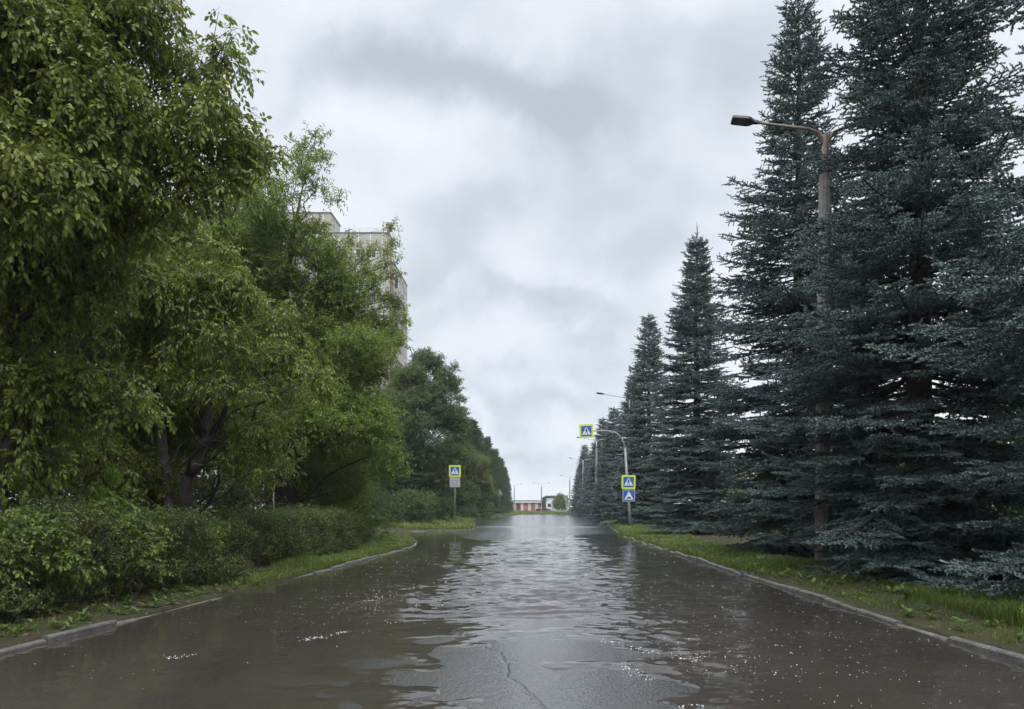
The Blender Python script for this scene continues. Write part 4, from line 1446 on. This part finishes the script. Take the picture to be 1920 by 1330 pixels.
# ------------------------------------------------------------------ buildings
def apartment():
    r = empty('apartment_block', (-19.7, 98.9, 0))
    tag(r, 'tall grey panel apartment block rising behind the willow', 'building')
    X0 = -30.0
    o = MB()
    o.box(X0, 0, 0, 2.9, -.5, 38.2)
    o.box(X0, .05, 2.9, 14, -.5, 35.3)
    wall = o.build('wall', M['panel'], r)
    o = MB()
    o.box(X0, -8.3, 2.1, 6.8, 38.203 - 3.0, 41.7)
    b = o.build('rooftop_block', M['panel'], r)
    o = MB()
    o.box(X0 - .1, -8.2, 2.0, 6.9, 41.7, 41.85)
    o.build('coping', M['roof_felt'], b)
    o = MB()
    o.box(X0 - .08, .08, -.08, 2.98, 38.2, 38.32)
    o.box(X0 - .08, .12, 2.985, 14.08, 35.3, 35.42)
    o.build('roof', M['roof_felt'], r)
    o = MB()
    for zz in (38.55, 38.9):
        o.tube([(X0, .1, zz), (-.1, .1, zz)], .02, 5)
    for k in range(16):
        o.tube([(-.1 - k * 1.9, .1, 38.3), (-.1 - k * 1.9, .1, 38.9)], .02, 5)
    o.build('roof_railing', M['steel'], r)
    cols = [-2.3, -3.75, -6.2, -9.0, -12.2, -15.4, -18.6, -21.8]
    for k in range(11):
        for x in cols:
            w = empty('window', (x, 0, 35.5 - 3 * k))
            w.parent = r
            o = MB()
            W, Hh = (.62, .62)
            for bx_ in ((-W, W, Hh - .06, Hh), (-W, W, -Hh, -Hh + .06)):
                o.box(bx_[0], bx_[1], -.03, .02, bx_[2], bx_[3])
            for xx in (-W, -.03, W - .06):
                o.box(xx, xx + .06, -.028, .02, -Hh + .06, Hh - .06)
            if k == 0 and x == cols[0]:
                apartment.f = o.build('frame', M['frame_white'], w)
                o = MB()
                o.box(-W + .02, W - .02, -.012, .012, -Hh + .02, Hh - .02)
                apartment.p = o.build('pane', M['pane'], w)
            else:
                for src in (apartment.f, apartment.p):
                    c = src.copy()
                    COL.objects.link(c)
                    c.parent = w
    # brown loggia strip and glazed balconies on the road side
    o = MB()
    o.box(.0, .10, .9, 2.6, -.4, 35.0)
    o.build('loggia_strip', M['loggia'], r)
    for k in range(11):
        o = MB()
        z = 32.2 - 3 * k
        o.box(.055, .55, 4.0, 8.4, z - 1.2, z - .2)
        bl = o.build('balcony', M['panel'], r)
        o = MB()
        o.box(.06, .53, 4.02, 8.38, z - .2, z + 1.1)
        o.build('glazing', M['pane'], bl)
        o = MB()
        for yy in (4.0, 5.1, 6.2, 7.3, 8.34):
            o.box(.50, .56, yy, yy + .06, z - .2, z + 1.1)
        o.box(.055, .57, 3.98, 8.42, z + 1.1, z + 1.16)
        o.build('frame', M['frame_white'], bl)


apartment()


def pink_building():
    r = empty('pink_building', (-3.4, 262, .5))
    tag(r, 'low pink-red building with pale pilasters and a flat roof at the road end', 'building')
    o = MB()
    o.box(-7, 7, 0, 12, -.4, 3.0)
    o.build('wall', M['pink_wall'], r)
    for x in (-4.3, -1.5, 1.1, 3.6, 6.4):
        o = MB()
        o.box(x - .45, x + .45, -.12, .1, -.3, 3.0)
        o.build('pilaster', M['pale_pilaster'], r)
    o = MB()
    o.box(-7.4, 7.4, -.5, 12.4, 3.0, 3.75)
    o.build('fascia', M['fascia'], r)
    o = MB()
    o.box(-7.5, 7.5, -.6, 12.5, 3.75, 3.95)
    o.build('roof', M['roof_felt'], r)
    o = MB()
    o.box(1.7, 3.0, -.06, .04, -.3, 2.5)
    o.build('door', M['loggia'], r)
    for x in (-3.4, 4.4):
        o = MB()
        o.box(x, x + 1.1, -.06, .04, .3, 2.6)
        o.build('window', M['pane'], r)


pink_building()
r = empty('red_kiosk', (-10.9, 250, .5))
tag(r, 'small red shed left of the pink building, under the last conifer', 'building')
o = MB(); o.box(-1.8, 2.4, 0, 4, -.3, 2.0); o.build('wall', M['pink_wall'], r)
o = MB(); o.prism([(-2.0, 2.0), (2.6, 2.0), (.3, 2.8)], -.2, 4.2); o.build('roof', pbr('red_roof', (.28, .07, .06), .7), r)
r = empty('white_building', (7.4, 285, .7))
tag(r, 'white walled building behind the green pipe arch', 'building')
o = MB(); o.box(-4.5, 5, 0, 10, -.4, 4.3); o.build('wall', M['shed_white'], r)
o = MB(); o.box(-4.7, 5.2, -.2, 10.2, 4.3, 4.55); o.build('roof', M['fascia'], r)
for x in (-2.9, -.4, 2.2):
    o = MB(); o.box(x, x + 1.3, -.05, .05, 1.4, 2.8); o.build('window', M['pane'], r)
# vine-dark pipe loop
r = empty('pipe_arch', (2.5, 240, .6))
tag(r, 'dark green arch like a raised pipe in front of the white building', 'pipe')
o = MB()
pts = [(0, 0, -.3), (0, 0, 3.4), (.15, 0, 4.1), (.7, 0, 4.55), (1.6, 0, 4.62), (5.2, 0, 4.75), (6.0, 0, 4.5), (6.4, 0, 3.8), (6.4, 0, -.3)]
o.tube(pts, [.62, .60, .58, .5, .46, .4, .4, .4, .4], 12)
o.build('pipe', M['pipe_green'], r, smooth=True)
cl = [((0, 0, z), (.65, .65, .45)) for z in (.6, 1.5, 2.4, 3.3, 4.1)] + [((x, 0, 4.65), (.55, .5, .38)) for x in (.9, 2.0, 3.1, 4.2, 5.2)]
obj('creeper', crown_mesh('creeper', cl, M['vine_leaf'], M['twig_wood'], 30, (.16, .12), 91, twig=(.1, .25), leaves=6), r)


# parked car
def car():
    r = empty('parked_car', (2.2, 222, .5), R(28))
    tag(r, 'dark maroon car parked on the far grass beside the lamp post', 'car')
    o = MB()
    prof = [(-2.1, .35), (2.1, .35), (2.15, .6), (2.05, .85), (1.1, .95), (-1.3, 1.0), (-2.0, .95), (-2.15, .7)]
    o.prism(prof, -.85, .85)
    body = o.build('body', M['car_paint'], r, bevel=.06)
    o = MB()
    cab = [(-1.55, .98), (1.05, .94), (.45, 1.40), (-.95, 1.44)]
    n = 4
    o.add([(x, -.8 if i < 2 else -.62, z) for i, (x, z) in enumerate(cab)] + [(x, .8 if i < 2 else .62, z) for i, (x, z) in enumerate(cab)],
          [(0, 1, 2, 3), (7, 6, 5, 4), (0, 4, 5, 1), (1, 5, 6, 2), (2, 6, 7, 3), (3, 7, 4, 0)])
    o.build('window', M['car_glass'], r)
    o = MB()
    o.box(-.97, .47, -.64, .64, 1.42, 1.47)
    o.build('roof', M['car_paint'], r, bevel=.02)
    for x in (-1.3, 1.3):
        for y in (-.78, .78):
            w = empty('wheel', (x, y, .32))
            w.parent = r
            o = MB(); o.tube([(0, -.1, 0), (0, .1, 0)], .32, 16); o.build('tyre', M['tyre'], w)
            o = MB(); o.tube([(0, -.11, 0), (0, .11, 0)], .19, 12); o.build('rim', M['chrome'], w)
    for y in (-.6, .6):
        o = MB(); o.box(-2.17, -2.08, y - .17, y + .17, .7, .9); o.build('tail_light', M['lamp_red'], r)
        o = MB(); o.box(2.07, 2.15, y - .17, y + .17, .62, .78); o.build('headlight', M['frame_white'], r)
    o = MB(); o.box(-2.2, -2.1, -.8, .8, .38, .55); o.box(2.1, 2.2, -.8, .8, .38, .55); o.build('bumper', M['lamp_black'], r)


car()
# low railing
r = empty('low_railing', (5.2, 201, .3))
tag(r, 'low pale rail fence on the far grass, right of the lamp post', 'railing')
o = MB(); o.tube([(0, 0, .75), (5.5, 0, .75)], .05, 6); o.tube([(0, 0, .4), (5.5, 0, .4)], .04, 6); o.build('rail', M['rail_white'], r)
for k in range(5):
    o = MB(); o.tube([(k * 1.36, .06, -.2), (k * 1.36, .06, .8)], .055, 6); o.build('post', M['rail_white'], r)
cl = rand_clumps(18, 5.0, 2.3, .3, 95, (.22, .46))
tree_from('light_green_bush', (6.9, 206, .4), cl, [(.1, 0, 3.5, .08), (-.7, .1, 3.0, .06), (.8, .1, 3.0, .06)], 'far_bush_leaf', 7, (.30, .16), 95, 'light yellow-green bush at the road end beside the farthest spruce', 'bush', twig=(.3, .7), leaves=8, up=.6, droop=.1)

# ------------------------------------------------------------------ damp air
hz = MB()
hz.box(-930, 930, -45, 1640, -2.0, 47)
hm = bpy.data.materials.new('damp_air')
hm.use_nodes = True
ht = NT(hm.node_tree)
pv = ht.n('ShaderNodeVolumePrincipled', None, Color=(.86, .90, .95, 1), Density=.0003)
ho = ht.n('ShaderNodeOutputMaterial')
ht.link(pv.outputs[0], ho.inputs['Volume'])
tag(hz.build('haze', hm), 'thin damp haze over the wet street', 'haze', kind='stuff')

# ------------------------------------------------------------------ sky, sun, camera
SUN_EL, SUN_AZ = R(50), R(165)      # azimuth measured from +Y towards +X
w = bpy.data.worlds.new('World')
SC.world = w
w.use_nodes = True
t = NT(w.node_tree)
sky = t.n('ShaderNodeTexSky', {'sky_type': 'NISHITA', 'sun_disc': False})
sky.sun_elevation, sky.sun_rotation = SUN_EL, SUN_AZ
d = t.coord('Generated')
s = t.n('ShaderNodeSeparateXYZ', None, Vector=d)
x, y, z = s.outputs
zz = t.math('ADD', t.math('MAXIMUM', z, 0.0), .30)
cv = t.n('ShaderNodeCombineXYZ', None, X=t.math('DIVIDE', x, zz), Y=t.math('DIVIDE', y, zz), Z=0.0).outputs[0]
wisp = t.noise(d, 5.0, 7, .52, .1)
wide = t.noise(cv, .9, 4, .5, .2)
yy = t.math('MAXIMUM', y, .05)
wn = t.math('SUBTRACT', t.noise(d, 4.2, 6, .55), .5)
wn2 = t.math('SUBTRACT', t.noise(d, 5.3, 6, .55, .2), .5)
u = t.math('ADD', t.math('DIVIDE', x, yy), t.math('MULTIPLY', wn, .46))
v = t.math('ADD', t.math('DIVIDE', z, yy), t.math('MULTIPLY', wn2, .34))
dark = None
for (px, py, a, b, k) in ((880, 150, 260, 95, 1.1), (760, 120, 120, 70, .4), (1060, 180, 130, 70, .5), (880, 390, 130, 80, .75), (1010, 585, 150, 45, .8), (680, 370, 80, 60, .35), (1260, 470, 150, 80, .55), (830, 490, 110, 45, .5),
                          (1350, 40, 200, 70, .5), (1120, 640, 130, 40, .45), (620, 220, 120, 50, .2), (960, 740, 190, 34, .45), (900, 840, 230, 24, .4), (1080, 880, 160, 18, .3), (700, 640, 120, 40, .4), (1180, 330, 120, 50, .3)):
    du = t.math('MULTIPLY', t.math('SUBTRACT', u, (px - VX) / F), F / a)
    dv = t.math('MULTIPLY', t.math('SUBTRACT', v, (HY - py) / F), F / b)
    g = t.math('MULTIPLY', t.math('EXPONENT', t.math('MULTIPLY', t.math('ADD', t.math('MULTIPLY', du, du), t.math('MULTIPLY', dv, dv)), -1.0)), k)
    dark = g if dark is None else t.math('ADD', dark, g)
front = t.math('GREATER_THAN', y, .05)
dark = t.math('MULTIPLY', dark, front)
f = t.math('ADD', t.math('MULTIPLY', t.math('SUBTRACT', wisp, .5), 1.35), t.math('MULTIPLY', t.math('SUBTRACT', wide, .5), .9))
f = t.math('ADD', t.math('ADD', f, .25), t.math('MULTIPLY', dark, .58), True)
cloud = t.ramp(f, [(0.0, (.86, .895, .955)), (.35, (.74, .785, .855)), (.65, (.585, .64, .71)), (1.0, (.47, .525, .59))])
sc_ = t.n('ShaderNodeMix', {'data_type': 'RGBA', 'blend_type': 'MULTIPLY'})
sc_.inputs[0].default_value = 1
t.link(cloud, sc_.inputs[6])
# overcast sky, brighter overhead; boosted further above the view to brighten the foliage
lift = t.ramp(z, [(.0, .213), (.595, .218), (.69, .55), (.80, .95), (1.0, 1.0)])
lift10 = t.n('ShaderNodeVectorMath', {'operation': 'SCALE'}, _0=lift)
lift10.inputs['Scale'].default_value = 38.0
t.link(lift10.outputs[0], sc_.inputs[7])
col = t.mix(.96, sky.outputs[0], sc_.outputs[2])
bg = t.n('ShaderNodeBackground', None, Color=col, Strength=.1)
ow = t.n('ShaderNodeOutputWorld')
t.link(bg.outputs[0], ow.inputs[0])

ld = bpy.data.lights.new('sun', 'SUN')
ld.energy, ld.angle, ld.color = 1.5, R(30), (1.0, .97, .92)
lo = bpy.data.objects.new('sun', ld)
COL.objects.link(lo)
sd = Vector((math.sin(SUN_AZ) * math.cos(SUN_EL), math.cos(SUN_AZ) * math.cos(SUN_EL), math.sin(SUN_EL)))
lo.rotation_euler = (-sd).to_track_quat('-Z', 'Y').to_euler()

cd = bpy.data.cameras.new('camera')
cam = bpy.data.objects.new('camera', cd)
COL.objects.link(cam)
cam.location = (0, 0, CAMH)
cam.rotation_euler = (R(90), 0, 0)
cd.sensor_width, cd.lens = 36, 36 * F / 1920
cd.shift_x, cd.shift_y = -(VX - 960) / 1920, (HY - 665) / 1920
cd.clip_start, cd.clip_end = .1, 5000
SC.camera = cam
SC.view_settings.view_transform = 'Standard'
SC.view_settings.look = 'None'
SC.view_settings.exposure = .45
SC.view_settings.gamma = 1
cy = SC.cycles
cy.max_bounces, cy.diffuse_bounces, cy.glossy_bounces, cy.transmission_bounces = 6, 3, 3, 3
cy.use_denoising = True
cy.sample_clamp_indirect = 5
